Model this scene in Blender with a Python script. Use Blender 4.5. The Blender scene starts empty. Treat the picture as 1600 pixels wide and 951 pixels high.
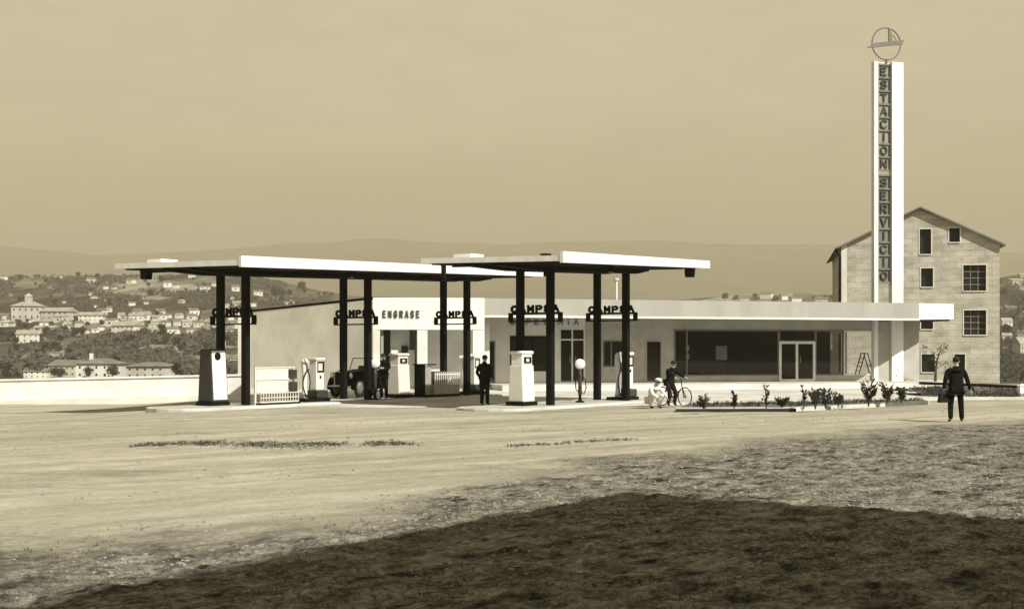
import bpy, bmesh, math, random
import numpy as np
from mathutils import Vector, Matrix
random.seed(7); rng = np.random.default_rng(7)
C = bpy.context.scene.collection
PI = math.pi; R = math.radians
EYE = 1.85; F = 2000.0          # eye height and focal length (in photo pixels, 1600 wide), horizon row 550
def X(px, d): return (px-800.0)/F*d
def Z(py, d): return EYE+(550.0-py)/F*d
def lerp(a, b, t): return a+(b-a)*t
def interp(x, xs, ys): return float(np.interp(x, xs, ys))

# ------------------------------------------------------------------ materials
MATS = {}
def warm(v, w=1.0): return (v, v*(1-.028*w), v*(1-.13*w), 1)
def mat(name, v, rough=.8, var=.25, scale=3.0, bump=0.0, bscale=25.0, w=1.0, metal=0.0, spec=.35, detail=6, stretch=None):
    m = bpy.data.materials.new(name); m.use_nodes = True
    nt = m.node_tree; N = nt.nodes; L = nt.links
    b = N['Principled BSDF']
    b.inputs['Roughness'].default_value = rough; b.inputs['Metallic'].default_value = metal
    b.inputs['Specular IOR Level'].default_value = spec
    tc = N.new('ShaderNodeTexCoord'); src = tc.outputs['Object']
    if stretch:
        mp = N.new('ShaderNodeMapping'); mp.inputs['Scale'].default_value = stretch
        L.new(src, mp.inputs['Vector']); src = mp.outputs['Vector']
    n = N.new('ShaderNodeTexNoise'); n.inputs['Scale'].default_value = scale; n.inputs['Detail'].default_value = detail
    n.inputs['Roughness'].default_value = .62
    L.new(src, n.inputs['Vector'])
    r = N.new('ShaderNodeValToRGB'); r.color_ramp.elements[0].position = .32; r.color_ramp.elements[1].position = .70
    r.color_ramp.elements[0].color = warm(v*(1-var), w*1.2); r.color_ramp.elements[1].color = warm(min(.9, v*(1+var*.6)), w)
    L.new(n.outputs['Fac'], r.inputs['Fac']); L.new(r.outputs['Color'], b.inputs['Base Color'])
    if bump:
        n2 = N.new('ShaderNodeTexNoise'); n2.inputs['Scale'].default_value = bscale; n2.inputs['Detail'].default_value = 5
        L.new(tc.outputs['Object'], n2.inputs['Vector'])
        bp = N.new('ShaderNodeBump'); bp.inputs['Strength'].default_value = bump; bp.inputs['Distance'].default_value = .03
        L.new(n2.outputs['Fac'], bp.inputs['Height']); L.new(bp.outputs['Normal'], b.inputs['Normal'])
    MATS[name] = m; return m
mat('white_paint', .72, .65, .18, 1.0, .1, 30, .35)
mat('white_board', .74, .6, .14, .9, .05, 30, .25, stretch=(3, 3, .35))
mat('cream_paint', .66, .7, .12, .9, .1, 30, .9)
mat('cream_render', .66, .85, .16, .7, .25, 40, 1.0)
mat('fascia_concrete', .33, .8, .14, .8, .2, 30, .9, stretch=(1, 1, .25))
mat('grey_tile', .40, .6, .16, 2.5, .25, 30, 1.0)
mat('grey_render', .38, .8, .18, 1.0, .2, 40, 1.0)
mat('concrete', .42, .85, .22, .6, .3, 25, .9)
mat('pale_concrete', .55, .85, .32, .45, .3, 20, .8)
mat('dark_kerb', .022, .9, .4, 2, .4, 20, 1.2)
mat('black_steel', .006, .75, .4, 4, 0, 20, 1.0, spec=.12)
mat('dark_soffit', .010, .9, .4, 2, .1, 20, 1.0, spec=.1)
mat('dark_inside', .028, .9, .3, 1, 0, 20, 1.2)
mat('steel_grey', .16, .5, .3, 4, 0, 20, 1.0)
mat('grey_paint', .30, .6, .2, 3, .1, 20, 1.0)
mat('dark_green', .035, .5, .3, 3, .1, 20, 1.2)
mat('car_black', .003, .6, .3, 3, 0, 20, 1.0, spec=.08)
mat('chrome', .55, .18, .1, 3, 0, 20, .3, metal=1.0)
mat('rubber', .008, .95, .3, 6, .2, 40, 1.0)
mat('cloth_black', .010, .95, .5, 9, .5, 60, 1.0, spec=.1)
mat('cloth_dark', .018, .95, .5, 9, .5, 60, 1.2, spec=.1)
mat('cloth_white', .66, .9, .15, 9, .4, 50, .5, spec=.1)
mat('cloth_grey', .25, .9, .3, 9, .4, 50, 1.0, spec=.1)
mat('skin', .36, .6, .12, 20, .1, 60, 2.2)
mat('hair_dark', .012, .7, .5, 30, .4, 90, 1.2)
mat('shoe', .012, .4, .3, 9, 0, 60, 1.2)
mat('wood', .16, .8, .3, 6, .2, 30, 2.0)
mat('roof_tile', .17, .9, .35, 1.2, .5, 6, 1.5)
mat('town_wall', .72, .9, .22, .25, 0, 10, .9)
mat('town_wall_dim', .52, .9, .25, .25, 0, 10, 1.1)
mat('town_roof', .20, .9, .35, .4, 0, 10, 1.5)
mat('town_roof_pale', .38, .9, .3, .4, 0, 10, 1.3)
mat('pane_dark', .008, .5, .3, 2, 0, 10, 1.0)
mat('leaf_dark', .035, .8, .5, 1.5, 0, 20, 1.8)
mat('leaf_mid', .065, .8, .5, 1.5, 0, 20, 1.8)
mat('leaf_wood', .080, .9, .5, .08, 0, 20, 1.6)
mat('leaf_pale', .17, .8, .4, 1.5, 0, 20, 1.8)
mat('bark', .07, .95, .4, 4, .5, 30, 1.4)
mat('rock', .19, .95, .35, 3, .5, 20, 1.1)
mat('pebble', .26, .95, .5, 1.7, 0, 20, 1.1)
mat('bed_soil', .11, .95, .4, 3, .6, 12, 1.4)
mat('grass', .11, .9, .6, 1.2, 0, 20, 1.9)
mat('letter_dark', .03, .7, .3, 5, 0, 20, 1.2)
mat('letter_tan', .20, .7, .3, 5, 0, 20, 1.3)
mat('letter_panel', .26, .5, .2, 2, 0, 20, 1.3)
mat('letter_panel_dark', .17, .5, .35, 2, 0, 20, 1.3)
mat('letter_brown', .06, .7, .3, 5, 0, 20, 1.3)
mat('sign_ring', .15, .6, .2, 5, 0, 20, 1.1)
mat('poster', .55, .7, .2, 3, 0, 20, .7)
mat('plaster_stone_dummy', .4)

def glass_mat(name, tint=.55, refl=1.5):
    m = bpy.data.materials.new(name); m.use_nodes = True
    nt = m.node_tree; N = nt.nodes; L = nt.links
    N.remove(N['Principled BSDF']); out = N['Material Output']
    tr = N.new('ShaderNodeBsdfTransparent'); tr.inputs['Color'].default_value = (tint, tint, tint, 1)
    gl = N.new('ShaderNodeBsdfGlossy'); gl.inputs['Roughness'].default_value = .03
    n = N.new('ShaderNodeTexNoise'); n.inputs['Scale'].default_value = .7
    bp = N.new('ShaderNodeBump'); bp.inputs['Strength'].default_value = .06
    L.new(n.outputs['Fac'], bp.inputs['Height']); L.new(bp.outputs['Normal'], gl.inputs['Normal'])
    fr = N.new('ShaderNodeFresnel'); fr.inputs['IOR'].default_value = refl
    mx = N.new('ShaderNodeMixShader')
    L.new(fr.outputs['Fac'], mx.inputs['Fac']); L.new(tr.outputs['BSDF'], mx.inputs[1]); L.new(gl.outputs['BSDF'], mx.inputs[2])
    L.new(mx.outputs['Shader'], out.inputs['Surface'])
    MATS[name] = m
glass_mat('glass', .75, 1.55)
glass_mat('glass_clear', .95, 1.35)

def stone_mat():
    m = bpy.data.materials.new('stone_wall'); m.use_nodes = True
    nt = m.node_tree; N = nt.nodes; L = nt.links; b = N['Principled BSDF']; b.inputs['Roughness'].default_value = .95
    b.inputs['Specular IOR Level'].default_value = .1
    tc = N.new('ShaderNodeTexCoord')
    sx = N.new('ShaderNodeSeparateXYZ'); L.new(tc.outputs['Object'], sx.inputs[0])
    ad = N.new('ShaderNodeMath'); ad.operation = 'ADD'; L.new(sx.outputs['X'], ad.inputs[0]); L.new(sx.outputs['Y'], ad.inputs[1])
    cb = N.new('ShaderNodeCombineXYZ'); L.new(ad.outputs[0], cb.inputs['X']); L.new(sx.outputs['Z'], cb.inputs['Y'])
    br = N.new('ShaderNodeTexBrick'); br.inputs['Scale'].default_value = 1.0
    br.inputs['Brick Width'].default_value = .95; br.inputs['Row Height'].default_value = .42
    br.inputs['Mortar Size'].default_value = .02; br.inputs['Mortar Smooth'].default_value = .3
    br.inputs['Color1'].default_value = warm(.44, .9); br.inputs['Color2'].default_value = warm(.36, 1.05); br.inputs['Mortar'].default_value = warm(.31, 1.0)
    L.new(cb.outputs[0], br.inputs['Vector'])
    n = N.new('ShaderNodeTexNoise'); n.inputs['Scale'].default_value = .6; n.inputs['Detail'].default_value = 10; n.inputs['Roughness'].default_value = .72
    mp = N.new('ShaderNodeMapping'); mp.inputs['Scale'].default_value = (1, 1, 2.5)
    L.new(tc.outputs['Object'], mp.inputs[0]); L.new(mp.outputs[0], n.inputs['Vector'])
    r = N.new('ShaderNodeValToRGB'); r.color_ramp.elements[0].position = .33; r.color_ramp.elements[1].position = .62
    r.color_ramp.elements[0].color = (.66, .64, .59, 1); r.color_ramp.elements[1].color = (1.18, 1.16, 1.10, 1)
    L.new(n.outputs['Fac'], r.inputs['Fac'])
    mx = N.new('ShaderNodeMix'); mx.data_type = 'RGBA'; mx.blend_type = 'MULTIPLY'; mx.inputs['Factor'].default_value = 1
    L.new(br.outputs['Color'], mx.inputs['A']); L.new(r.outputs['Color'], mx.inputs['B']); L.new(mx.outputs['Result'], b.inputs['Base Color'])
    n2 = N.new('ShaderNodeTexNoise'); n2.inputs['Scale'].default_value = 9; n2.inputs['Detail'].default_value = 6
    L.new(tc.outputs['Object'], n2.inputs['Vector'])
    bp = N.new('ShaderNodeBump'); bp.inputs['Strength'].default_value = .6; bp.inputs['Distance'].default_value = .04
    L.new(n2.outputs['Fac'], bp.inputs['Height']); L.new(bp.outputs['Normal'], b.inputs['Normal'])
    MATS['stone_wall'] = m
stone_mat()

# ------------------------------------------------------------------ mesh builder
class MB:
    def __init__(s): s.v = []; s.f = []
    def add(s, vs, fs):
        o = len(s.v); s.v += [tuple(p) for p in vs]; s.f += [tuple(i+o for i in f) for f in fs]; return s
    def box(s, x0, x1, y0, y1, z0, z1):
        return s.prism([(x0, y0), (x1, y0), (x1, y1), (x0, y1)], z0, z1)
    def prism(s, poly, z0, z1):                       # z0/z1 numbers or per-corner lists
        n = len(poly)
        a = sum(poly[i][0]*poly[(i+1) % n][1]-poly[(i+1) % n][0]*poly[i][1] for i in range(n))
        zl = list(z0) if hasattr(z0, '__len__') else [z0]*n
        zh = list(z1) if hasattr(z1, '__len__') else [z1]*n
        if a < 0: poly = poly[::-1]; zl = zl[::-1]; zh = zh[::-1]
        vs = [(p[0], p[1], z) for p, z in zip(poly, zl)]+[(p[0], p[1], z) for p, z in zip(poly, zh)]
        fs = [tuple(range(n-1, -1, -1)), tuple(range(n, 2*n))]+[(i, (i+1) % n, n+(i+1) % n, n+i) for i in range(n)]
        return s.add(vs, fs)
    def hexa(s, c8):                                  # 4 bottom ccw + 4 top ccw
        return s.add(c8, [(3, 2, 1, 0), (4, 5, 6, 7), (0, 1, 5, 4), (1, 2, 6, 5), (2, 3, 7, 6), (3, 0, 4, 7)])
    def tube(s, pts, r, n=8, cap=True):
        pts = [Vector(p) for p in pts]; k = len(pts)
        rs = list(r) if hasattr(r, '__len__') else [r]*k
        rings = []; up = None
        for i, p in enumerate(pts):
            t = (pts[min(i+1, k-1)]-pts[max(i-1, 0)])
            if t.length < 1e-9: t = Vector((0, 0, 1))
            t.normalize()
            if up is None: up = Vector((0, 0, 1)) if abs(t.z) < .9 else Vector((1, 0, 0))
            a = t.cross(up)
            if a.length < 1e-6: a = t.cross(Vector((0, 1, 0)))
            a.normalize(); b = a.cross(t); up = b
            rings.append([p+rs[i]*(math.cos(2*PI*j/n)*a+math.sin(2*PI*j/n)*b) for j in range(n)])
        vs = [q for ring in rings for q in ring]
        fs = [(i*n+j, i*n+(j+1) % n, (i+1)*n+(j+1) % n, (i+1)*n+j) for i in range(k-1) for j in range(n)]
        if cap: fs += [tuple(range(n-1, -1, -1)), tuple(range((k-1)*n, k*n))]
        return s.add(vs, fs)
    def ring(s, c, ax, ay, R_, r, n=28, m=6, a0=0, a1=2*PI):
        c = Vector(c); ax = Vector(ax).normalized(); ay = Vector(ay).normalized()
        full = abs(a1-a0-2*PI) < 1e-6; k = n if full else n+1
        nz = ax.cross(ay); vs = []
        for i in range(k):
            t = a0+(a1-a0)*i/n; dr = math.cos(t)*ax+math.sin(t)*ay
            for j in range(m):
                q = 2*PI*j/m; vs.append(c+dr*(R_+r*math.cos(q))+nz*r*math.sin(q))
        fs = [((i % k)*m+j, (i % k)*m+(j+1) % m, ((i+1) % k)*m+(j+1) % m, ((i+1) % k)*m+j) for i in range(n) for j in range(m)]
        return s.add(vs, fs)
    def ellipsoid(s, c, rad, n=12, m=8, axis=None):
        vs = []; fs = []
        for i in range(m+1):
            t = PI*i/m
            for j in range(n):
                q = 2*PI*j/n
                vs.append((c[0]+rad[0]*math.sin(t)*math.cos(q), c[1]+rad[1]*math.sin(t)*math.sin(q), c[2]+rad[2]*math.cos(t)))
        for i in range(m):
            for j in range(n):
                fs.append((i*n+j, (i+1)*n+j, (i+1)*n+(j+1) % n, i*n+(j+1) % n))
        return s.add(vs, fs)
    def lathe(s, prof, c=(0, 0), n=16):
        vs = []; fs = []; k = len(prof)
        for (r, z) in prof:
            for j in range(n): vs.append((c[0]+r*math.cos(2*PI*j/n), c[1]+r*math.sin(2*PI*j/n), z))
        for i in range(k-1):
            for j in range(n): fs.append((i*n+j, i*n+(j+1) % n, (i+1)*n+(j+1) % n, (i+1)*n+j))
        fs += [tuple(range(n-1, -1, -1)), tuple(range((k-1)*n, k*n))]
        return s.add(vs, fs)
    def xf(s, M):
        s.v = [tuple(M @ Vector(p)) for p in s.v]; return s
    def mesh(s, name):
        me = bpy.data.meshes.new(name); me.from_pydata(s.v, [], s.f); me.update(); return me

def tag(o, label=None, cat=None, group=None, kind=None):
    if label: o['label'] = label
    if cat: o['category'] = cat
    if group: o['group'] = group
    if kind: o['kind'] = kind
    return o
def thing(name, label, cat, loc=(0, 0, 0), rz=0, group=None):
    o = bpy.data.objects.new(name, None); o.empty_display_size = .2; C.objects.link(o)
    o.location = loc; o.rotation_euler = (0, 0, rz)
    o['_m'] = 0; del o['_m']
    return tag(o, label, cat, group)
def frame(o): return Matrix.Translation(o.location) @ Matrix.Rotation(o.rotation_euler[2], 4, 'Z')
def link(name, me, m, parent=None, smooth=False, bevel=0.0):
    o = bpy.data.objects.new(name, me); C.objects.link(o)
    if m: me.materials.append(MATS[m])
    if parent: o.parent = parent
    if smooth:
        for p in me.polygons: p.use_smooth = True
    if bevel:
        b = o.modifiers.new('bevel', 'BEVEL'); b.width = bevel; b.segments = 2; b.limit_method = 'ANGLE'; b.angle_limit = R(40)
    return o
def part(name, mb, m, parent=None, smooth=False, bevel=0.0, world=False):
    if world and parent is not None:
        top = parent
        while top.parent: top = top.parent
        mb.xf(frame(top).inverted())
    return link(name, mb.mesh(name), m, parent, smooth, bevel)
def solo(name, mb, m, label, cat, loc=(0, 0, 0), rz=0, group=None, smooth=False, bevel=0.0):
    o = link(name, mb.mesh(name), m, None, smooth, bevel); o.location = loc; o.rotation_euler = (0, 0, rz)
    return tag(o, label, cat, group)
def struct(name, mb, m, smooth=False):
    o = link(name, mb.mesh(name) if isinstance(mb, MB) else mb, m, None, smooth); o['kind'] = 'structure'; return o
def copy_tree(o, parent=None):
    c = o.copy(); C.objects.link(c)
    if parent: c.parent = parent
    for ch in [k for k in bpy.data.objects if k.parent == o]: copy_tree(ch, c)
    return c
STROKES = {
 'A': [((0, 0), (.5, 1)), ((.5, 1), (1, 0)), ((.2, .36), (.8, .36))],
 'C': [((.95, .82), (.7, 1)), ((.7, 1), (.3, 1)), ((.3, 1), (0, .75)), ((0, .75), (0, .25)), ((0, .25), (.3, 0)), ((.3, 0), (.7, 0)), ((.7, 0), (.95, .18))],
 'E': [((0, 0), (0, 1)), ((0, 1), (.9, 1)), ((0, .52), (.75, .52)), ((0, 0), (.9, 0))],
 'F': [((0, 0), (0, 1)), ((0, 1), (.9, 1)), ((0, .52), (.75, .52))],
 'G': [((.95, .82), (.7, 1)), ((.7, 1), (.3, 1)), ((.3, 1), (0, .75)), ((0, .75), (0, .25)), ((0, .25), (.3, 0)), ((.3, 0), (.7, 0)), ((.7, 0), (.95, .2)), ((.95, .2), (.95, .46)), ((.95, .46), (.55, .46))],
 'I': [((.5, 0), (.5, 1))],
 'M': [((0, 0), (0, 1)), ((0, 1), (.5, .35)), ((.5, .35), (1, 1)), ((1, 1), (1, 0))],
 'N': [((0, 0), (0, 1)), ((0, 1), (.95, 0)), ((.95, 0), (.95, 1))],
 'O': [((.3, 0), (.7, 0)), ((.7, 0), (1, .28)), ((1, .28), (1, .72)), ((1, .72), (.7, 1)), ((.7, 1), (.3, 1)), ((.3, 1), (0, .72)), ((0, .72), (0, .28)), ((0, .28), (.3, 0))],
 'P': [((0, 0), (0, 1)), ((0, 1), (.7, 1)), ((.7, 1), (.95, .85)), ((.95, .85), (.95, .62)), ((.95, .62), (.7, .46)), ((.7, .46), (0, .46))],
 'R': [((0, 0), (0, 1)), ((0, 1), (.7, 1)), ((.7, 1), (.95, .85)), ((.95, .85), (.95, .62)), ((.95, .62), (.7, .46)), ((.7, .46), (0, .46)), ((.5, .46), (.95, 0))],
 'S': [((.95, .85), (.7, 1)), ((.7, 1), (.25, 1)), ((.25, 1), (0, .8)), ((0, .8), (.2, .55)), ((.2, .55), (.78, .46)), ((.78, .46), (.98, .24)), ((.98, .24), (.72, 0)), ((.72, 0), (.25, 0)), ((.25, 0), (0, .15))],
 'T': [((.5, 0), (.5, 1)), ((0, 1), (1, 1))],
 'V': [((0, 1), (.5, 0)), ((.5, 0), (1, 1))]}
def block_text(s, h, wl, gap, st, depth):       # plain capitals built from straight strokes, centred on x = 0, base line y = 0
    mb = MB(); tot = len(s)*wl+(len(s)-1)*gap; k = 0
    for i, ch in enumerate(s):
        x0 = -tot/2+i*(wl+gap)
        for (a, b) in STROKES[ch]:
            p = Vector((x0+st/2+a[0]*(wl-st), st/2+a[1]*(h-st), 0)); q = Vector((x0+st/2+b[0]*(wl-st), st/2+b[1]*(h-st), 0))
            d = (q-p).normalized()*st/2; n = Vector((-d.y, d.x, 0)); zt = depth/2+.0012*(k % 7); k += 1
            c = [p-d-n, q+d-n, q+d+n, p-d+n]
            mb.hexa([(v.x, v.y, -zt) for v in c]+[(v.x, v.y, zt) for v in c])
    return mb
def block_letters(s, h, wl, gap, st, depth):
    tot = len(s)*wl+(len(s)-1)*gap; out = []
    for i, ch in enumerate(s):
        m = block_text(ch, h, wl, gap, st, depth); dx_ = -tot/2+i*(wl+gap)+wl/2
        m.v = [(v[0]+dx_, v[1], v[2]) for v in m.v]; out.append(m)
    return out
def face_text(mb, origin, xdir):        # text stands upright, reading along xdir, origin = middle of its base line
    x = Vector((xdir[0], xdir[1], 0)).normalized(); z = Vector((0, 0, 1)); n = x.cross(z)
    M = Matrix(((x.x, 0, n.x, origin[0]), (x.y, 0, n.y, origin[1]), (0, 1, 0, origin[2]), (0, 0, 0, 1)))
    return mb.xf(M)

# ------------------------------------------------------------------ value noise
def vnoise(x, y, seed=0):
    xi = np.floor(x).astype(np.int64); yi = np.floor(y).astype(np.int64); xf = x-xi; yf = y-yi
    def h(a, b):
        n = (a*374761393+b*668265263+seed*1442695041) & 0x7fffffff
        n = ((n ^ (n >> 13))*1274126177) & 0x7fffffff
        return ((n ^ (n >> 16)) & 0xffff)/65535.0
    u = xf*xf*(3-2*xf); v = yf*yf*(3-2*yf)
    return (h(xi, yi)*(1-u)+h(xi+1, yi)*u)*(1-v)+(h(xi, yi+1)*(1-u)+h(xi+1, yi+1)*u)*v
def fbm(x, y, oct=4, seed=0):
    s = 0; a = .5
    for i in range(oct):
        s = s+a*vnoise(x, y, seed+i); x = x*2.03+11.3; y = y*2.03+5.7; a *= .5
    return s/(1-.5**oct)
def sstep(a, b, x):
    t = np.clip((x-a)/(b-a), 0, 1); return t*t*(3-2*t)

# ------------------------------------------------------------------ ground
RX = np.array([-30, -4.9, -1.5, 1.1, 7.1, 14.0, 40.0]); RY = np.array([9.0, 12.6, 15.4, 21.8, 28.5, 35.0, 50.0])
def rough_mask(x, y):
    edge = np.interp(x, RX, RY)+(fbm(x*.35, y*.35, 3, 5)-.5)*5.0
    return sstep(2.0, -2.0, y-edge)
def ground_z(x, y):
    x = np.asarray(x, float); y = np.asarray(y, float)
    z = -.33*sstep(-9.5, -16.5, x)*sstep(28, 42, y)
    z = z-2.6*sstep(74, 100, y)
    far = 1-sstep(36, 42, y)
    rm = rough_mask(x, y)
    z = z+far*((fbm(x*.12, y*.2, 3, 1)-.5)*.10*sstep(42, 25, y)+(fbm(x*1.1, y*2.2, 3, 2)-.5)*.03+(fbm(x*3.1, y*3.1, 2, 6)-.5)*.025)
    z = z+rm*far*((fbm(x*1.3, y*1.3, 3, 3)-.5)*.06+(fbm(x*4.6, y*4.6, 2, 4)-.5)*.075+(vnoise(x*9.5, y*9.5, 8)-.5)*.035)
    return z
def make_ground():
    xs = np.concatenate([np.arange(-160, -22, 6), np.arange(-22, -8, .35), np.arange(-8, 10, .085), np.arange(10, 24, .3), np.arange(24, 166, 6)])
    ys = np.concatenate([np.arange(-60, 4, 4), np.arange(4, 26, .085), np.arange(26, 44, .22), np.arange(44, 72, 1.0), np.arange(72, 112, 2.5)])
    gx, gy = np.meshgrid(xs, ys); gz = ground_z(gx, gy)
    nx, ny = len(xs), len(ys)
    co = np.stack([gx, gy, gz], -1).reshape(-1, 3)
    idx = np.arange(nx*ny).reshape(ny, nx)
    q = np.stack([idx[:-1, :-1], idx[:-1, 1:], idx[1:, 1:], idx[1:, :-1]], -1).reshape(-1, 4)
    me = bpy.data.meshes.new('ground'); me.vertices.add(len(co)); me.vertices.foreach_set('co', co.ravel())
    me.loops.add(q.size); me.loops.foreach_set('vertex_index', q.ravel().astype(np.int32))
    me.polygons.add(len(q)); me.polygons.foreach_set('loop_start', np.arange(0, q.size, 4, dtype=np.int32))
    me.polygons.foreach_set('use_smooth', np.ones(len(q), bool))
    me.update(); me.validate()
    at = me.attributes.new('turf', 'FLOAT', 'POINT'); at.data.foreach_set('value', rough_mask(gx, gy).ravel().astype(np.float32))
    m = bpy.data.materials.new('dirt_ground'); m.use_nodes = True; MATS['dirt_ground'] = m
    nt = m.node_tree; N = nt.nodes; L = nt.links; b = N['Principled BSDF']; b.inputs['Roughness'].default_value = .95; b.inputs['Specular IOR Level'].default_value = .1
    tc = N.new('ShaderNodeTexCoord')
    def noise(scale, st, det=6, ro=.6, rot=-40):
        m0 = N.new('ShaderNodeMapping'); m0.inputs['Rotation'].default_value = (0, 0, R(rot)); L.new(tc.outputs['Object'], m0.inputs[0])
        mp = N.new('ShaderNodeMapping'); mp.inputs['Scale'].default_value = st; L.new(m0.outputs[0], mp.inputs[0])
        n = N.new('ShaderNodeTexNoise'); n.inputs['Scale'].default_value = scale; n.inputs['Detail'].default_value = det; n.inputs['Roughness'].default_value = ro
        L.new(mp.outputs[0], n.inputs['Vector']); return n.outputs['Fac']
    def ramp(fac, p0, c0, p1, c1):
        r = N.new('ShaderNodeValToRGB'); r.color_ramp.elements[0].position = p0; r.color_ramp.elements[1].position = p1
        r.color_ramp.elements[0].color = c0; r.color_ramp.elements[1].color = c1; L.new(fac, r.inputs['Fac']); return r.outputs['Color']
    def mix(fac, a, b_, mode='MIX'):
        x = N.new('ShaderNodeMix'); x.data_type = 'RGBA'; x.blend_type = mode
        if isinstance(fac, float): x.inputs['Factor'].default_value = fac
        else: L.new(fac, x.inputs['Factor'])
        L.new(a, x.inputs['A']); L.new(b_, x.inputs['B']); return x.outputs['Result']
    dust = ramp(noise(.5, (.25, 1, 1), 9, .68), .32, warm(.33, 1.9), .66, warm(.50, 1.6))      # streaked along the wheel tracks
    dust = mix(1.0, dust, ramp(noise(2.5, (.5, 1.2, 1), 8, .7), .3, (.78, .77, .74, 1), .7, (1.08, 1.08, 1.08, 1)), 'MULTIPLY')
    dust = mix(1.0, dust, ramp(noise(.9, (.07, 1.1, 1), 7, .62), .40, (.80, .79, .76, 1), .60, (1.08, 1.08, 1.08, 1)), 'MULTIPLY')
    dust = mix(1.0, dust, ramp(noise(.30, (.5, 1.3, 1), 10, .78, 10), .32, (.58, .60, .56, 1), .46, (1.0, 1.0, 1.0, 1)), 'MULTIPLY')
    dust = mix(1.0, dust, ramp(noise(14, (.9, 1.1, 1), 6, .8), .36, (.80, .79, .77, 1), .62, (1.10, 1.10, 1.10, 1)), 'MULTIPLY')
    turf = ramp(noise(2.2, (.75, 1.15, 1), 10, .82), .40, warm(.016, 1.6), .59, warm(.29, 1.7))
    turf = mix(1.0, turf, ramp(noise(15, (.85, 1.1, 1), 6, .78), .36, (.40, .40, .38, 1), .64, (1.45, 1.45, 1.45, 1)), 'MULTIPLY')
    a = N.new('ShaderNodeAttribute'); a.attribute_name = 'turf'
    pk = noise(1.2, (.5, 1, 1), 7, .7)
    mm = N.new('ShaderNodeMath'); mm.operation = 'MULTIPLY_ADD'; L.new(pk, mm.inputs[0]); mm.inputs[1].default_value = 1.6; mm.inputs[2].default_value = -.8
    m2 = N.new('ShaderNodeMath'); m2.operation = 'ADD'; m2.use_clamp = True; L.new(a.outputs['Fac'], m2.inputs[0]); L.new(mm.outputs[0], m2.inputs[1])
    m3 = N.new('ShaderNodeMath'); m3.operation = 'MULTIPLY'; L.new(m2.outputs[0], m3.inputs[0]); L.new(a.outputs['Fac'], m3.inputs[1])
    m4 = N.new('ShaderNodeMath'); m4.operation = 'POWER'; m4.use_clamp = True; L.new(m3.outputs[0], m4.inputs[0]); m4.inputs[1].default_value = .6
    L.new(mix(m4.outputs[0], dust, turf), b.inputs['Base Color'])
    bp = N.new('ShaderNodeBump'); bp.inputs['Strength'].default_value = .7; bp.inputs['Distance'].default_value = .04
    L.new(noise(13, (.9, 1.1, 1), 10, .8), bp.inputs['Height']); L.new(bp.outputs['Normal'], b.inputs['Normal'])
    return struct('ground', me, 'dirt_ground')
make_ground()

# forecourt paving, sheet above the dirt
fz = MB()
poly = [(-11.0, 44.2), (-4.6, 43.0), (1.0, 43.1), (10.0, 47.0), (24.5, 52.0), (30, 66), (-14, 66)]
fz.prism(poly, -.9, .035)
struct('forecourt', fz, 'pale_concrete')

# pebbles, grass and weeds: stuff
def rocks(n, region, smin, smax, name, label, m='pebble'):
    base = bmesh.new(); bmesh.ops.create_icosphere(base, subdivisions=1, radius=1.0)
    bv = np.array([v.co[:] for v in base.verts]); bf = [[v.index for v in f.verts] for f in base.faces]; base.free()
    mb = MB(); k = 0
    while k < n:
        x, y = region()
        s = smin+(smax-smin)*random.random()**3
        j = bv*(1+.35*(rng.random((len(bv), 1))-.5))*np.array([s*random.uniform(.8, 1.5), s*random.uniform(.8, 1.3), s*random.uniform(.45, .8)])
        a = random.uniform(0, 6.28); ca, sa = math.cos(a), math.sin(a)
        z = float(ground_z(x, y))+s*.15
        mb.add([(x+p[0]*ca-p[1]*sa, y+p[0]*sa+p[1]*ca, z+p[2]) for p in j], bf); k += 1
    o = link(name, mb.mesh(name), m); return tag(o, label, None, None, 'stuff')
def turf_region():
    while True:
        d = random.uniform(8, 30); x = X(random.uniform(-60, 1660), d)
        if random.random() < float(rough_mask(x, d))*(1.3 if d < 22 else .6) and float(fbm(np.array(x*.9), np.array(d*.9), 3, 91)) > random.uniform(.35, .68): return x, d
rocks(5200, turf_region, .006, .028, 'pebbles', 'small stones strewn over rough foreground ground')
def dust_region():
    while True:
        d = random.uniform(16, 42); x = X(random.uniform(-40, 1640), d)
        if float(fbm(np.array(x*.5), np.array(d*.5), 3, 92)) > random.uniform(.42, .7): return x, d
rocks(1500, dust_region, .006, .03, 'gravel', 'loose gravel scattered over pale dirt lot')
def blades(n, region, h0, h1, name, label, per=6, m='grass'):
    mb = MB()
    for _ in range(n):
        x, y = region(); z = float(ground_z(x, y)); h = random.uniform(h0, h1)
        for _b in range(per):
            a = random.uniform(0, 6.28); r = random.uniform(0, h*.8); bx, by = x+r*math.cos(a), y+r*math.sin(a)
            l = random.uniform(.2, .7)*h; w = h*.10; c, s = math.cos(a+1.6)*w, math.sin(a+1.6)*w
            mb.add([(bx-c, by-s, z-.01), (bx+c, by+s, z-.01), (bx+math.cos(a)*l, by+math.sin(a)*l, z+h*random.uniform(.5, 1))], [(0, 1, 2)])
    o = link(name, mb.mesh(name), m); return tag(o, label, None, None, 'stuff')
def grass_region():
    while True:
        d = random.uniform(7.5, 24); x = X(random.uniform(-80, 1680), d)
        if random.random() < float(rough_mask(x, d))*(1 if d < 16 else .35) and float(fbm(np.array(x*.7), np.array(d*.7), 3, 9)) > .42: return x, d
blades(9000, grass_region, .012, .04, 'grass', 'short rough grass in the shaded foreground')
def weed_region():
    while True:
        t = random.random(); x = lerp(-7.4, -2.0, t)+random.gauss(0, .15)
        if float(fbm(np.array(x*1.6), np.array(1.0), 3, 77)) > random.uniform(.3, .62): break
    return x, 25.5+.4*t+.3*math.sin(x*1.7)+random.gauss(0, .5)*(1-.7*abs(1.5*t-.9))
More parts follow.
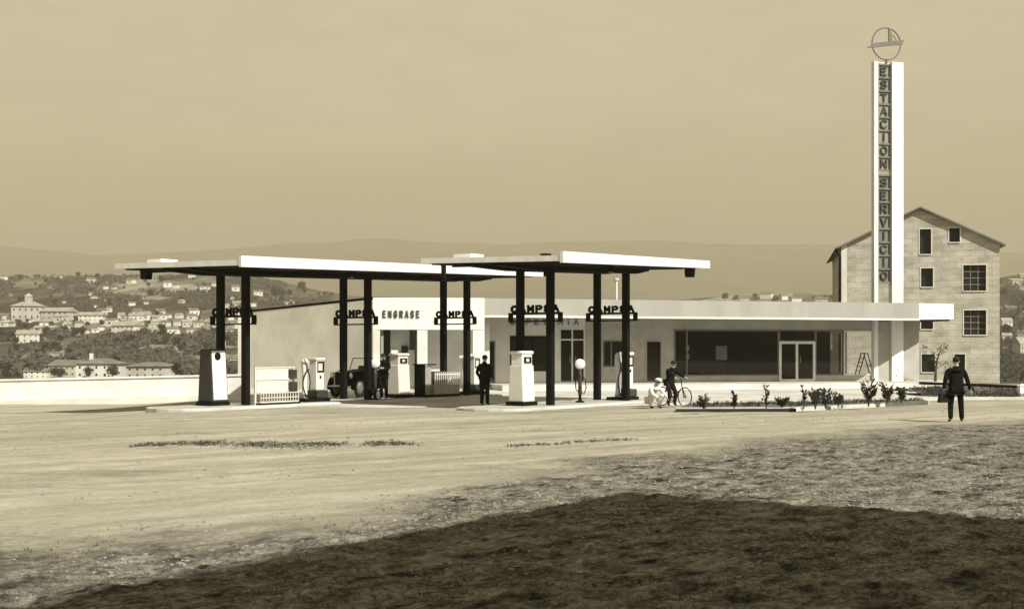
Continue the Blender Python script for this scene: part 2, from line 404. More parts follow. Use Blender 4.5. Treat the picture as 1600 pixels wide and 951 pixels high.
blades(1100, weed_region, .02, .08, 'weeds', 'strip of low weeds growing in dirt lot', 7, 'leaf_mid')
rocks(420, weed_region, .01, .05, 'rubble', 'broken stones lying along the strip of weeds', 'rock')
def weed2():
    t = random.random(); return lerp(-.1, 2.6, t)+random.gauss(0, .1), lerp(25.3, 27.2, t)+random.gauss(0, .12)
blades(170, weed2, .03, .08, 'dry_weeds', 'thin line of weeds on the dirt in mid lot', 7, 'leaf_mid')

# ------------------------------------------------------------------ terrain, mountains
CRX = [-1500, 0, 100, 200, 330, 400, 480, 560, 700, 1000, 1100, 1200, 1310, 1450, 1600, 3000]
CRY = [432, 431, 432, 428, 424, 432, 452, 466, 478, 475, 466, 459, 462, 450, 428, 430]
PD = np.array([100, 250, 330, 400, 470, 560, 650, 750, 850, 950, 1100.]); PT = np.array([1.05, 1.0, .93, .83, .68, .54, .43, .33, .22, .12, 0])
def terr_y(px, d):
    c = np.interp(px, CRX, CRY); t = np.interp(d, PD, PT)
    return c+(600-c)*t
def terr_z(px, d):
    px = np.asarray(px, float); d = np.asarray(d, float)
    dd = np.minimum(d, 1100); y = terr_y(px, dd)
    z = EYE+(550-y)/F*dd
    z = np.where(d < 250, np.interp(d, [100, 250], [-2.7, 0])*0+lerp(-2.8, EYE-50/F*250, np.clip((d-100)/150, 0, 1)), z)
    z = z-np.maximum(d-1100, 0)*.12
    xw = (px-800)/F*d
    amp = np.interp(d, [100, 300, 600, 1100], [.3, 1.0, 4, 7])
    return z+(fbm(xw/90+50, d/90, 4, 21)-.5)*amp
def make_terrain():
    pxs = np.linspace(-1200, 2800, 420); ds = np.concatenate([np.linspace(95, 300, 30), np.linspace(306, 1150, 150), np.linspace(1170, 1500, 12)])
    gp, gd = np.meshgrid(pxs, ds); gz = terr_z(gp, gd); gx = (gp-800)/F*gd
    nx, ny = len(pxs), len(ds); co = np.stack([gx, gd, gz], -1).reshape(-1, 3); idx = np.arange(nx*ny).reshape(ny, nx)
    q = np.stack([idx[:-1, :-1], idx[:-1, 1:], idx[1:, 1:], idx[1:, :-1]], -1).reshape(-1, 4)
    me = bpy.data.meshes.new('hills'); me.from_pydata(co.tolist(), [], q.tolist()); me.update()
    for p in me.polygons: p.use_smooth = True
    m = bpy.data.materials.new('hillside'); m.use_nodes = True; MATS['hillside'] = m
    nt = m.node_tree; N = nt.nodes; L = nt.links; b = N['Principled BSDF']; b.inputs['Roughness'].default_value = 1; b.inputs['Specular IOR Level'].default_value = 0
    tc = N.new('ShaderNodeTexCoord')
    mp = N.new('ShaderNodeMapping'); mp.inputs['Scale'].default_value = (1, .35, 1); L.new(tc.outputs['Object'], mp.inputs[0])
    v = N.new('ShaderNodeTexVoronoi'); v.inputs['Scale'].default_value = .022; v.inputs['Randomness'].default_value = .9
    n0 = N.new('ShaderNodeTexNoise'); n0.inputs['Scale'].default_value = .02; n0.inputs['Detail'].default_value = 4
    L.new(mp.outputs[0], n0.inputs['Vector'])
    ad = N.new('ShaderNodeMix'); ad.data_type = 'RGBA'; ad.inputs['Factor'].default_value = .985; ad.blend_type = 'LINEAR_LIGHT'
    L.new(mp.outputs[0], v.inputs['Vector'])
    bw = N.new('ShaderNodeRGBToBW'); L.new(v.outputs['Color'], bw.inputs[0])
    r = N.new('ShaderNodeValToRGB'); e = r.color_ramp.elements; e[0].position = .22; e[0].color = warm(.05, 1.9); e[1].position = .82; e[1].color = warm(.26, 1.4)
    x = e.new(.52); x.color = warm(.10, 1.8)
    L.new(bw.outputs[0], r.inputs['Fac'])
    n1 = N.new('ShaderNodeTexNoise'); n1.inputs['Scale'].default_value = .05; n1.inputs['Detail'].default_value = 9; n1.inputs['Roughness'].default_value = .7
    L.new(mp.outputs[0], n1.inputs['Vector'])
    r1 = N.new('ShaderNodeValToRGB'); r1.color_ramp.elements[0].position = .35; r1.color_ramp.elements[1].position = .65
    r1.color_ramp.elements[0].color = (.45, .45, .43, 1); r1.color_ramp.elements[1].color = (1.5, 1.48, 1.4, 1); L.new(n1.outputs['Fac'], r1.inputs['Fac'])
    mx = N.new('ShaderNodeMix'); mx.data_type = 'RGBA'; mx.blend_type = 'MULTIPLY'; mx.inputs['Factor'].default_value = 1
    L.new(r.outputs['Color'], mx.inputs['A']); L.new(r1.outputs['Color'], mx.inputs['B']); L.new(mx.outputs['Result'], b.inputs['Base Color'])
    N.remove(ad)
    return struct('hills', me, 'hillside')
make_terrain()
def make_rear_hills():
    xs = np.linspace(-320, 320, 60); ys = np.linspace(-58, -260, 26); gx, gy = np.meshgrid(xs, ys)
    gz = -.6+32*sstep(-58, -200, gy)*(.75+.5*fbm(gx/70, gy/70, 4, 81))
    idx = np.arange(gx.size).reshape(gx.shape)
    q = np.stack([idx[:-1, :-1], idx[1:, :-1], idx[1:, 1:], idx[:-1, 1:]], -1).reshape(-1, 4)
    me = bpy.data.meshes.new('rear_hills'); me.from_pydata(np.stack([gx, gy, gz], -1).reshape(-1, 3).tolist(), [], q.tolist()); me.update()
    for p in me.polygons: p.use_smooth = True
    return struct('rear_hills', me, 'hillside')
make_rear_hills()
def make_mountains():
    pxs = np.linspace(-1600, 3200, 260); rows = np.linspace(0, 1, 26)
    crest = np.interp(pxs, [-1600, 0, 150, 350, 600, 800, 1000, 1300, 1600, 3200], [400, 388, 398, 392, 374, 384, 376, 386, 396, 400])+(fbm(pxs/120, pxs*0+3, 4, 31)-.5)*14
    gp, gt = np.meshgrid(pxs, rows); d = lerp(4200, 6600, gt); y = lerp(500, crest[None, :], gt**.8)
    z = EYE+(550-y)/F*d+(fbm(gp/60, gt*6, 4, 33)-.5)*90*np.sin(PI*np.clip(gt, 0, 1))
    gx = (gp-800)/F*d
    # back slope
    d2 = np.full((1, len(pxs)), 7100.); z2 = z[-1:]*.4; gx = np.vstack([gx, (pxs[None, :]-800)/F*d2]); d = np.vstack([d, d2]); z = np.vstack([z, z2])
    nx, ny = len(pxs), len(rows)+1; co = np.stack([gx, d, z], -1).reshape(-1, 3); idx = np.arange(nx*ny).reshape(ny, nx)
    q = np.stack([idx[:-1, :-1], idx[:-1, 1:], idx[1:, 1:], idx[1:, :-1]], -1).reshape(-1, 4)
    me = bpy.data.meshes.new('mountains'); me.from_pydata(co.tolist(), [], q.tolist()); me.update()
    for p in me.polygons: p.use_smooth = True
    mat('mountain', .10, 1, .4, .003, 0, 20, 1.6, spec=0)
    return struct('mountains', me, 'mountain')
make_mountains()

# ------------------------------------------------------------------ trees and shrubs
def leaf_cloud(mb, c, rad, n, size, hollow=.35):
    for _ in range(n):
        while True:
            p = Vector((random.uniform(-1, 1), random.uniform(-1, 1), random.uniform(-1, 1)))
            if hollow < p.length < 1: break
        q = Vector((c[0]+p.x*rad[0], c[1]+p.y*rad[1], c[2]+p.z*rad[2]))
        a = Vector((random.gauss(0, 1), random.gauss(0, 1), random.gauss(0, 1))).normalized(); b = a.orthogonal().normalized()
        s = size*random.uniform(.6, 1.4)
        mb.add([q-a*s, q+b*s*.55, q+a*s, q-b*s*.55], [(0, 1, 2, 3)])
def tree_proto(h, w, m, kind):
    cr = MB(); k = 9
    for i in range(k):
        a = random.uniform(0, 6.28); r = random.uniform(.1, .62)*w/2
        if kind == 'round': zz = random.uniform(.38, .85)*h
        elif kind == 'tall': zz = lerp(.25, .93, i/(k-1))*h; r *= .45*(1.2-i/k)
        else: zz = random.uniform(.3, .62)*h
        rr = w*random.uniform(.20, .32)*(1 if kind != 'tall' else (1.15-.6*i/k))
        leaf_cloud(cr, (r*math.cos(a), r*math.sin(a), zz), (rr, rr, rr*.85), 62, .075*w, .3)
    tr = MB(); tr.tube([(0, 0, -.6), (.05*w, 0, h*.3), (0, .03*w, h*.65)], [.05*w, .035*w, .012*w], 6)
    for _ in range(3):
        a = random.uniform(0, 6.28); tr.tube([(0, 0, h*.3), (math.cos(a)*w*.25, math.sin(a)*w*.25, h*.6)], [.02*w, .008*w], 5)
    t = thing('tree', 'tree', 'tree', (0, 0, 0)); part('crown', cr, m, t); part('trunk', tr, 'bark', t)
    return t
protos = [tree_proto(7, 6.5, 'leaf_dark', 'round'), tree_proto(10, 4.5, 'leaf_dark', 'tall'), tree_proto(5, 7.5, 'leaf_mid', 'low'), tree_proto(6, 6, 'leaf_mid', 'round')]
used = [False]*4
def place_tree(k, px, d, s, label, group, z=None):
    if not used[k]: o = protos[k]; used[k] = True
    else: o = copy_tree(protos[k])
    o.location = (X(px, d), d, float(terr_z(px, d)) if z is None else z); o.rotation_euler = (0, 0, random.uniform(0, 6.28)); o.scale = (s,)*3
    return tag(o, label, 'tree', group)
KN = ['dark round', 'dark slender', 'low spreading', 'mid-toned round']
def d_for(px, py):
    ds = np.linspace(255, 1095, 400); y = 550-(terr_z(np.full_like(ds, px), ds)-EYE)*F/ds
    i = np.argmin(np.abs(y-py)); return float(ds[i])
def field_tree(px, py, hpx, k, where, group):
    d = d_for(px, py); h = [7, 10, 5, 6][k]
    return place_tree(k, px, d, hpx*d/F/h, '%s tree %s' % (KN[k], where), group+', '+KN[k])
for i in range(46):      # crest and upper slope
    px = random.uniform(-10, 520); py = random.uniform(433, 478)
    if px > 400 and py < 452: py = 462
    field_tree(px, py, random.uniform(5, 11), random.choice([0, 2, 3, 0]), 'on the upper slope of far hill', 'hilltop trees')
for i in range(66):      # dark belt below the white town rows
    px = random.uniform(-10, 380); py = random.uniform(520, 560)
    field_tree(px, py, random.uniform(9, 17), random.choice([0, 0, 1, 3]), 'in the dark belt below the white town', 'trees below the town')
for i in range(40):      # among the houses
    px = random.uniform(0, 375); py = random.uniform(492, 524)
    field_tree(px, py, random.uniform(6, 11), random.choice([0, 1, 3, 0]), 'standing among houses of the far town', 'trees in the town')
for i in range(30):      # behind the white wall
    px = random.uniform(-10, 375); py = random.uniform(578, 594)
    field_tree(px, py, random.uniform(12, 24), random.choice([0, 2, 3, 0]), 'around the tiled houses behind the white wall', 'trees behind the wall')
for (px, py, h, k) in [(430, 468, 22, 0), (443, 466, 14, 3), (471, 456, 17, 0), (1133, 470, 13, 0), (1150, 468, 8, 2), (1180, 468, 10, 0), (1212, 470, 9, 2), (1272, 470, 8, 0), (1290, 469, 8, 2), (1300, 470, 11, 0), (1228, 468, 7, 3)]:
    field_tree(px, py, h, k, 'on the skyline just above the flat station roof', 'skyline trees')

def wood(n, region, rad, size, name, label, m):
    mb = MB()
    for _ in range(n):
        px, py = region(); d = d_for(px, py)
        leaf_cloud(mb, (X(px, d), d, float(terr_z(px, d))+rad*.5), (rad*random.uniform(.7, 1.6), rad, rad*random.uniform(.5, 1.0)), 13, size, .2)
    return tag(link(name, mb.mesh(name), m), label, None, None, 'stuff')
def belt():
    while True:
        px = random.uniform(-60, 400); py = random.uniform(519, 588)
        if float(fbm(np.array(px/45), np.array(py/14), 3, 61)) > .45 and py > 524+6*math.sin(px*.05): return px, py
wood(2600, belt, 2.1, .8, 'woodland', 'dark wooded belt below the white town', 'leaf_wood')
def slope():
    while True:
        px = random.uniform(-60, 520); py = random.uniform(432, 482)
        if float(fbm(np.array(px/60+9), np.array(py/11), 3, 62)) > .53 and py > np.interp(px, CRX, CRY)+1: return px, py
wood(1100, slope, 2.2, .9, 'hill_scrub', 'patches of scrub and hedges over the far hillside', 'leaf_mid')
def rslope():
    return random.uniform(1530, 1660), random.uniform(436, 596)
wood(800, rslope, 2.2, .9, 'slope_scrub', 'dark scrub over the slope right of the stone house', 'leaf_dark')

# ------------------------------------------------------------------ town houses
def town_house(px, py, wpx, hpx, label, group=None, roof='gable', dim=False, pale=False, wins=True, rz=None, cat='house', name='town_house', depth=None):
    d = d_for(px, py); z = float(terr_z(px, d)); k = d/F
    w = wpx*k; h = hpx*k; dp = depth or w*.8
    rz = random.uniform(-.5, .5) if rz is None else rz
    t = thing(name, label, cat, (X(px, d), d, z), rz, group)
    rh = h*.32 if roof == 'gable' else (.0 if roof == 'flat' else h*.25); wh = h-rh
    wl = MB(); wl.box(-w/2, w/2, -dp/2, dp/2, -3, wh)
    part('wall', wl, 'town_wall_dim' if dim else 'town_wall', t)
    rf = MB(); o = .05*w; rm = 'town_roof_pale' if pale else 'town_roof'
    if roof == 'gable':
        rf.add([(-w/2-o, -dp/2-o, wh-.05), (w/2+o, -dp/2-o, wh-.05), (w/2+o, dp/2+o, wh-.05), (-w/2-o, dp/2+o, wh-.05), (-w/2-o, 0, wh+rh), (w/2+o, 0, wh+rh)],
               [(0, 1, 5, 4), (2, 3, 4, 5), (0, 4, 3), (1, 2, 5), (3, 2, 1, 0)])
    elif roof == 'hip':
        rf.add([(-w/2-o, -dp/2-o, wh-.05), (w/2+o, -dp/2-o, wh-.05), (w/2+o, dp/2+o, wh-.05), (-w/2-o, dp/2+o, wh-.05), (-w/5, 0, wh+rh), (w/5, 0, wh+rh)],
               [(0, 1, 5, 4), (2, 3, 4, 5), (0, 4, 3), (1, 2, 5), (3, 2, 1, 0)])
    else: rf.box(-w/2-o, w/2+o, -dp/2-o, dp/2+o, wh, wh+.3)
    part('roof', rf, rm, t)
    if wins:
        nw = max(1, min(5, int(wpx/7))); ns = 1 if hpx < 13 else 2
        for sI in range(ns):
            for i in range(nw):
                cx = -w/2+w*(i+.5)/nw; zz = wh*((sI+.5)/ns); ww = min(1.0, w/nw*.22); hh = min(1.5, wh/ns*.30)
                part('window', MB().box(cx-ww/2, cx+ww/2, -dp/2-.06, -dp/2+.1, zz-hh/2, zz+hh/2), 'pane_dark', t)
    return t
# landmark blocks
th = town_house(45, 501, 44, 30, 'large pale convent block with small central tower on far hillside', rz=.12, cat='convent', name='convent', dim=True, roof='hip', pale=True)
part('tower', MB().box(-1.5, 1.5, -2, 2, 5, 12.6).add([(-1.8, -2.3, 12.6), (1.8, -2.3, 12.6), (1.8, 2.3, 12.6), (-1.8, 2.3, 12.6), (0, 0, 14.2)], [(0, 1, 4), (1, 2, 4), (2, 3, 4), (3, 0, 4), (3, 2, 1, 0)]), 'town_wall_dim', th)
town_house(92, 500, 42, 20, 'long pale wing standing right of the hillside convent', rz=-.05, cat='house', dim=True, pale=True)
town_house(10, 500, 20, 11, 'small pale house at left foot of the convent', dim=False)
town_house(144, 503, 36, 16, 'broad pale block right of the convent wing', rz=.1, pale=True)
town_house(199, 523, 38, 21, 'tall white gabled house at left of the white town row', rz=-.2, pale=True)
town_house(233, 524, 26, 13, 'white house with dark tree beside it in town row', rz=.2, pale=True)
town_house(270, 521, 17, 11, 'small white house between dark trees in town row', rz=.3)
town_house(46, 535, 34, 20, 'white villa with arched dark porch below the convent', rz=.15, pale=True)
town_house(38, 546, 17, 9, 'white outbuilding just below the white villa', rz=-.1)
town_house(72, 519, 30, 11, 'long low white house above the white villa', rz=.05, pale=True)
town_house(214, 501, 22, 12, 'square white house above the white town row', rz=.1, pale=True)
town_house(301, 493, 17, 12, 'white gabled house alone on slope left of canopy post', rz=.7)
town_house(171, 487, 8, 9, 'narrow tall white house beside dark cypress on the slope', rz=.1)
# near tiled houses just behind the wall
a = town_house(160, 590, 62, 30, 'tiled two storey house with chimney just behind the white wall', rz=.08, cat='house', roof='hip', depth=12)
part('chimney', MB().box(-3.0, -2.2, -.5, .4, 3.5, 6.0), 'town_wall', a)
town_house(110, 588, 44, 26, 'low dark roofed house left of the tiled house with chimney', rz=-.15, dim=True, roof='gable', depth=9)
town_house(240, 590, 60, 25, 'wide tiled house right of the tiled house with chimney', rz=-.06, roof='hip', dim=True, depth=12)
town_house(58, 590, 34, 15, 'small whitewashed cottage at far left behind white wall', rz=.1, roof='gable')
town_house(362, 575, 22, 22, 'pale house seen between the two leftmost canopy posts', rz=.1, dim=False)
# crest houses
for (px, py, w, h) in [(5, 437, 12, 7), (94, 434, 9, 5), (143, 441, 13, 8), (205, 443, 12, 9), (261, 448, 13, 9), (275, 450, 9, 7), (300, 433, 10, 5), (320, 452, 16, 6), (336, 447, 9, 7), (368, 455, 12, 10), (403, 461, 14, 8), (412, 470, 10, 5), (232, 436, 7, 4)]:
    town_house(px, py, w, h, 'small pale house near the crest of the far hill', 'houses near the hill crest', wins=w > 11)
# rows
for (px, py, w, h) in [(124, 511, 12, 10), (133, 521, 12, 8), (243, 509, 13, 9), (258, 510, 14, 10), (276, 509, 12, 10), (292, 511, 15, 12), (311, 511, 14, 11), (328, 512, 15, 13), (190, 497, 10, 9), (250, 521, 10, 9), (300, 521, 14, 9), (322, 522, 14, 9), (352, 505, 13, 11), (366, 513, 15, 13), (355, 523, 16, 12), (180, 505, 11, 8), (158, 516, 10, 8), (107, 515, 11, 9), (230, 493, 10, 7), (345, 540, 13, 9), (86, 493, 8, 8), (370, 478, 12, 8), (340, 490, 12, 8), (255, 497, 12, 7), (280, 497, 11, 8), (395, 478, 10, 6), (20, 510, 12, 8)]:
    town_house(px, py, w, h, 'pale house in the crowded rows of the far town', 'houses in the town rows', pale=random.random() < .4, dim=random.random() < .3, wins=w > 12)
rs = random.Random(11)
for i in range(64):
    px = rs.uniform(-8, 388); py = 500+rs.choice([-9, -5, 0, 4, 8, 14, 19])+rs.uniform(-2, 2)
    if px < 115 and py < 506: py += 10
    w_ = rs.uniform(7, 15)
    town_house(px, py, w_, w_*rs.uniform(.55, .85), 'pale house in the crowded rows of the far town', 'houses in the town rows', pale=rs.random() < .5, dim=rs.random() < .4, wins=w_ > 10, roof=rs.choice(['gable', 'gable', 'hip', 'flat']), rz=rs.uniform(-.9, .9))
for i in range(22):
    px = rs.uniform(-8, 470); py = rs.uniform(446, 484)
    if px > 380 and py < 466: py += 12
    w_ = rs.uniform(6, 11)
    town_house(px, py, w_, w_*.62, 'small pale house scattered on the upper far hillside', 'houses on the upper hillside', pale=rs.random() < .4, dim=rs.random() < .4, wins=False, rz=rs.uniform(-.9, .9))
for (px, py, w, h, l) in [(1198, 466, 18, 11, 'pale gabled house on skyline above showroom roof'), (1224, 468, 11, 9, 'narrow pale house on skyline above showroom roof'), (1243, 472, 16, 9, 'pale gabled end just above roof edge left of stone house'), (1164, 470, 14, 7, 'low dim house left on skyline above the showroom roof'), (1283, 472, 20, 8, 'long dark low shed on skyline beside stone house')]:
    town_house(px, py, w, h, l, dim='dim' in l or 'dark' in l, wins=False)
# hillside right of the stone house
for (px, py, w, h, l) in [(1572, 514, 16, 18, 'white house with dark window right of the stone house'), (1573, 534, 14, 14, 'small white house below the other, right of stone house'), (1597, 560, 22, 34, 'tall pale house at right picture edge behind trees'), (1585, 445, 26, 10, 'pale roofs on hill crest right of the stone house'), (1600, 436, 16, 9, 'small pale house on hill crest at right picture edge'), (1610, 500, 26, 14, 'dim house cut by right picture edge')]:
    town_house(px, py, w, h, l, dim='pale' in l, pale=True)
for i in range(26):
    px = random.uniform(1540, 1640); py = random.uniform(440, 590)
    field_tree(px, py, random.uniform(9, 20), random.choice([0, 0, 3, 1]), 'on the slope right of the stone house', 'trees right of the stone house')

# ------------------------------------------------------------------ low wall on the left
WD = 54.0
wl = thing('boundary_wall', 'long low white boundary wall with cream plinth at left edge of station', 'wall', (X(200, WD), WD, 0))
xa, xb = X(-160, WD), X(388, WD); za, zb = .60, .915
part('wall_body', MB().prism([(xa, WD), (xb, WD), (xb, WD+.3), (xa, WD+.3)], [-.9]*4, [za-.06, zb-.06, zb-.06, za-.06]), 'white_paint', wl, world=True)
part('coping', MB().prism([(xa, WD-.06), (xb, WD-.06), (xb, WD+.36), (xa, WD+.36)], [za-.058, zb-.058, zb-.058, za-.058], [za+.02, zb+.02, zb+.02, za+.02]), 'white_paint', wl, world=True)
part('plinth', MB().prism([(xa, WD-.2), (xb, WD-.2), (xb, WD-.003), (xa, WD-.003)], [-.9]*4, [-.27, .09, .09, -.27]), 'cream_render', wl, world=True)

# ------------------------------------------------------------------ service station building
rzb = math.atan2(6.0, 22.35); ce, se = math.cos(rzb), math.sin(rzb)
A = (-1.35, 60.0)
def WL(t, c): return (A[0]+t*ce-c*se, A[1]+t*se+c*ce)
def tpx(px, c):
    r = (px-800)/F; return (A[1]*r-A[0]+c*(se+ce*r))/(ce-se*r)
def zpx(py, px, c): return Z(py, WL(tpx(px, c), c)[1])
ST = thing('service_station', 'long low white service station with flat roof, workshop and glazed cafe', 'service station', (A[0], A[1], 0), rzb)
FB, FT = 3.53, 4.38
CT, CC = 27.2, 3.0     # angled end corner
part('terrace', MB().prism([(.9, -.15), (23.6, -.15), (27.6, 3.2), (27.6, 12), (.9, 12)], -.25, .30), 'pale_concrete', ST)
part('terrace_step', MB().prism([(2.0, -.62), (23.7, -.62), (23.7, -.153), (2.0, -.153)], -.25, .12), 'white_paint', ST)
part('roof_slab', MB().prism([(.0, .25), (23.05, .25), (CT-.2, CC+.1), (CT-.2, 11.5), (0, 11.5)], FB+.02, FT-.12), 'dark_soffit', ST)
part('fascia', MB().prism([(0.0, 0), (23.14, 0), (23.08, .248), (0, .248)], FB, FT), 'fascia_concrete', ST)
dx, dy = CT-23.14, CC; ln = math.hypot(dx, dy); nx_, ny_ = -dy/ln*.24, dx/ln*.24
part('end_fascia', MB().prism([(23.143, .0), (CT, CC), (CT+nx_, CC+ny_), (23.143+nx_+.1, ny_)], [FB, FB+.12, FB+.12, FB], [FT, FT+.1, FT+.1, FT]), 'white_board', ST)
part('roof_trim', MB().box(.0, 23.14, -.03, -.002, FB-.05, FB+.05), 'cream_paint', ST)
CW = 3.3
def seg(name, p0, p1, z0, z1, m, c=CW, th=.25):
    return part(name, MB().box(tpx(p0, c), tpx(p1, c), c, c+th, z0, z1), m, ST)
SO = FB+.02
# wall pieces: cream (755-797), cafe window, door, tiled wall, window, door
seg('cream_wall', 752, 761, .3, SO, 'cream_paint'); seg('cream_wall', 774, 797, .3, SO, 'cream_paint'); seg('cream_wall', 761, 774, 2.42, SO, 'cream_paint')
def opening(name, p0, p1, z0, z1, frame_m='steel_grey', fw=.06, mull=(), handle=False, glass='glass', c=CW, trans=()):
    t0, t1 = tpx(p0, c), tpx(p1, c)
    f = MB(); y0, y1 = c-.03, c+.08
    f.box(t0, t0+fw, y0, y1, z0, z1); f.box(t1-fw, t1, y0, y1, z0, z1)
    f.box(t0+fw, t1-fw, y0, y1, z0, z0+fw); f.box(t0+fw, t1-fw, y0, y1, z1-fw, z1)
    for q in mull: f.box(tpx(q, c)-fw/2, tpx(q, c)+fw/2, y0-.004, y1-.01, z0+fw, z1-fw)
    for q in trans: f.box(t0+fw, t1-fw, y0-.007, y1-.02, q-fw/2, q+fw/2)
    w = part(name, MB().box(t0+fw, t1-fw, c+.02, c+.035, z0+fw, z1-fw), glass, ST)
    part('frame', f, frame_m, w)
    if handle:
        for s in (-1, 1):
            tm = (t0+t1)/2+s*.14
            part('handle', MB().tube([(tm, c-.04, 1.0+z0), (tm, c-.10, 1.02+z0), (tm, c-.10, 1.35+z0), (tm, c-.04, 1.37+z0)], .02, 6), 'chrome', w)
    return w
seg('cafe_wall', 797, 866, .3, .90, 'cream_paint'); seg('cafe_wall', 797, 866, 2.66, SO, 'cream_paint'); seg('cafe_wall', 856, 866, .9, 2.66, 'cream_paint')
opening('window', 797, 856, .9, 2.66, 'black_steel', .07, (832,))
seg('cafe_wall', 866, 914, 3.05, SO, 'white_paint')
seg('door_pier', 866, 874, .3, 3.05, 'white_paint')
opening('door', 874, 914, .3, 3.05, 'white_paint', .07, (894,), True, trans=(2.48,))
seg('tiled_wall', 914, 942, .3, SO, 'grey_tile'); seg('tiled_wall', 942, 976, .3, 1.1, 'grey_tile'); seg('tiled_wall', 942, 976, 2.45, SO, 'grey_tile')
opening('window', 942, 976, 1.1, 2.45, 'steel_grey', .06, (955,))
seg('tiled_wall', 976, 1009, .3, SO, 'grey_tile'); seg('tiled_wall', 1009, 1034, 2.45, SO, 'grey_tile'); seg('tiled_wall', 1034, 1053, .3, SO, 'grey_tile')
opening('door', 1009, 1034, .3, 2.45, 'grey_render', .06, (), False)
opening('door', 761, 774, .3, 2.42, 'grey_paint', .06, (), False)
# showroom
seg('lintel', 1053, 1437, 3.02, SO, 'grey_render'); 
for p0, p1 in ((1053, 1217), (1274, 1436)): seg('sill_wall', p0, p1, .3, .62, 'grey_render', CW, .3)
opening('window', 1053, 1217, .62, 3.02, 'steel_grey', .07, (1073,))
opening('door', 1217.3, 1273.7, .3, 2.42, 'white_paint', .13, (1245,), True)
opening('window', 1217.3, 1273.7, 2.42, 3.02, 'steel_grey', .05)
opening('window', 1274, 1318, .62, 3.02, 'steel_grey', .06)
opening('window', 1318.3, 1366, .62, 3.02, 'cream_paint', .07, (), False, 'glass_clear')
seg('end_wall', 1411, 1436, .62, 3.02, 'grey_render', CW+.0)
# inside
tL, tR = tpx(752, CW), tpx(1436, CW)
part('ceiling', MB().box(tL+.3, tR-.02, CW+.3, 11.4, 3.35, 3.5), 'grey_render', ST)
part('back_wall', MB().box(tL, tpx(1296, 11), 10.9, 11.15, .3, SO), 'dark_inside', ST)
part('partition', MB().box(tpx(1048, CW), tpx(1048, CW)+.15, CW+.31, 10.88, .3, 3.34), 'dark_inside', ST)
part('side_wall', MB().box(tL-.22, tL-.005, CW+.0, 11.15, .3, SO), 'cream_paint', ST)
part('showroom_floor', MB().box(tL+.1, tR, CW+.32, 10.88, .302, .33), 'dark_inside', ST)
rg = part('rear_window', MB().box(tpx(1297, 11), tR-.1, 11.0, 11.02, .6, 3.0), 'glass_clear', ST)
part('frame', MB().box(tpx(1297, 11), tR, 10.95, 11.08, .3, .6).box(tpx(1297, 11), tR, 10.95, 11.08, 3.0, 3.34).box(tR-.1, tR, 10.94, 11.09, .601, 2.999), 'cream_paint', rg)
part('counter', MB().box(12.5, 15.5, 7, 7.8, .331, 1.4), 'wood', ST)
part('reflection_card', MB().box(tpx(1119, CW+.2), tpx(1136, CW+.2), CW+.2, CW+.24, Z(562, 66.5), Z(540, 66.5)), 'white_board', ST)  # white cards standing in for bright reflections in the showroom glass
part('reflection_card', MB().box(tpx(1071, CW+.2), tpx(1077, CW+.2), CW+.2, CW+.24, Z(548, 66), Z(539, 66)), 'white_board', ST)
part('reflection_card', MB().box(tpx(1071, CW+.2), tpx(1077, CW+.2), CW+.2, CW+.24, Z(561, 66), Z(552, 66)), 'white_board', ST)
part('vent_pipe', MB().tube([(tpx(963, 4), 4, FT-.13), (tpx(963, 4), 4, Z(436, 65))], .07, 8).tube([(tpx(963, 4), 4, Z(436, 65)), (tpx(963, 4), 4, Z(433, 65))], .14, 8), 'cream_paint', ST)
# lettering: cafe
for s, px in zip('CAFETERIA', [804+12*i for i in range(9)]):
    pass
want = tpx(904, CW)-tpx(797, CW); tm_ = block_letters('CAFETERIA', .31, want/9*.66, want/9*.383, .055, .05)
tc_ = (tpx(904, CW)+tpx(797, CW))/2
for tm in tm_: part('letter', face_text(tm, (tc_, CW-.06, 3.20), (1, 0)), 'letter_tan', ST)

# workshop wing (ENGRASE): own skewed plan, world coordinates
E0 = (X(583, 59.5), 59.5); E1 = (A[0]-.02, A[1]-.05); SW = (X(393, 64), 64.0); PW = (X(372, 64.2), 64.2)
def ept(f, back=0.0):        # point at fraction f along the front of the wing, set back
    ux, uy = E1[0]-E0[0], E1[1]-E0[1]; l = math.hypot(ux, uy); ux /= l; uy /= l
    return (E0[0]+ux*l*f-uy*back, E0[1]+uy*l*f+ux*back)
def fpx(px, back=0.0):
    r = (px-800)/F; p0 = ept(0, back); p1 = ept(1, back)
    return (r*p0[1]-p0[0])/((p1[0]-p0[0])-r*(p1[1]-p0[1]))
def eb(name, p0, p1, b0, b1, z0, z1, m, raw=False):
    f0, f1 = fpx(p0, b0), fpx(p1, b0)
    return part(name, MB().prism([ept(f0, b0), ept(f1, b0), ept(f1, b1), ept(f0, b1)], z0, z1), m, ST, world=True)
eb('workshop_fascia', 583, 757, 0, .3, 2.90, 4.39, 'white_board')
BK = 1.7
part('workshop_floor', MB().prism([ept(0, -.3), ept(1, -.3), ept(1, 6), ept(0, 6)], -.2, .13), 'concrete', ST, world=True)
part('side_wall', MB().prism([E0, SW, (SW[0]+.2, SW[1]+.25), (E0[0]+.32, E0[1]+.05)], [-.2]*4, [4.30, 3.86, 3.86, 4.30]), 'cream_render', ST, world=True)
part('end_pilaster', MB().prism([(SW[0]-.02, SW[1]-.05), (PW[0], PW[1]-.05), (PW[0], PW[1]+.5), (SW[0]-.02, SW[1]+.5)], -.4, 3.84), 'cream_paint', ST, world=True)
BL = (SW[0]+3.0, SW[1]+6.5); BR = ept(1, 9)
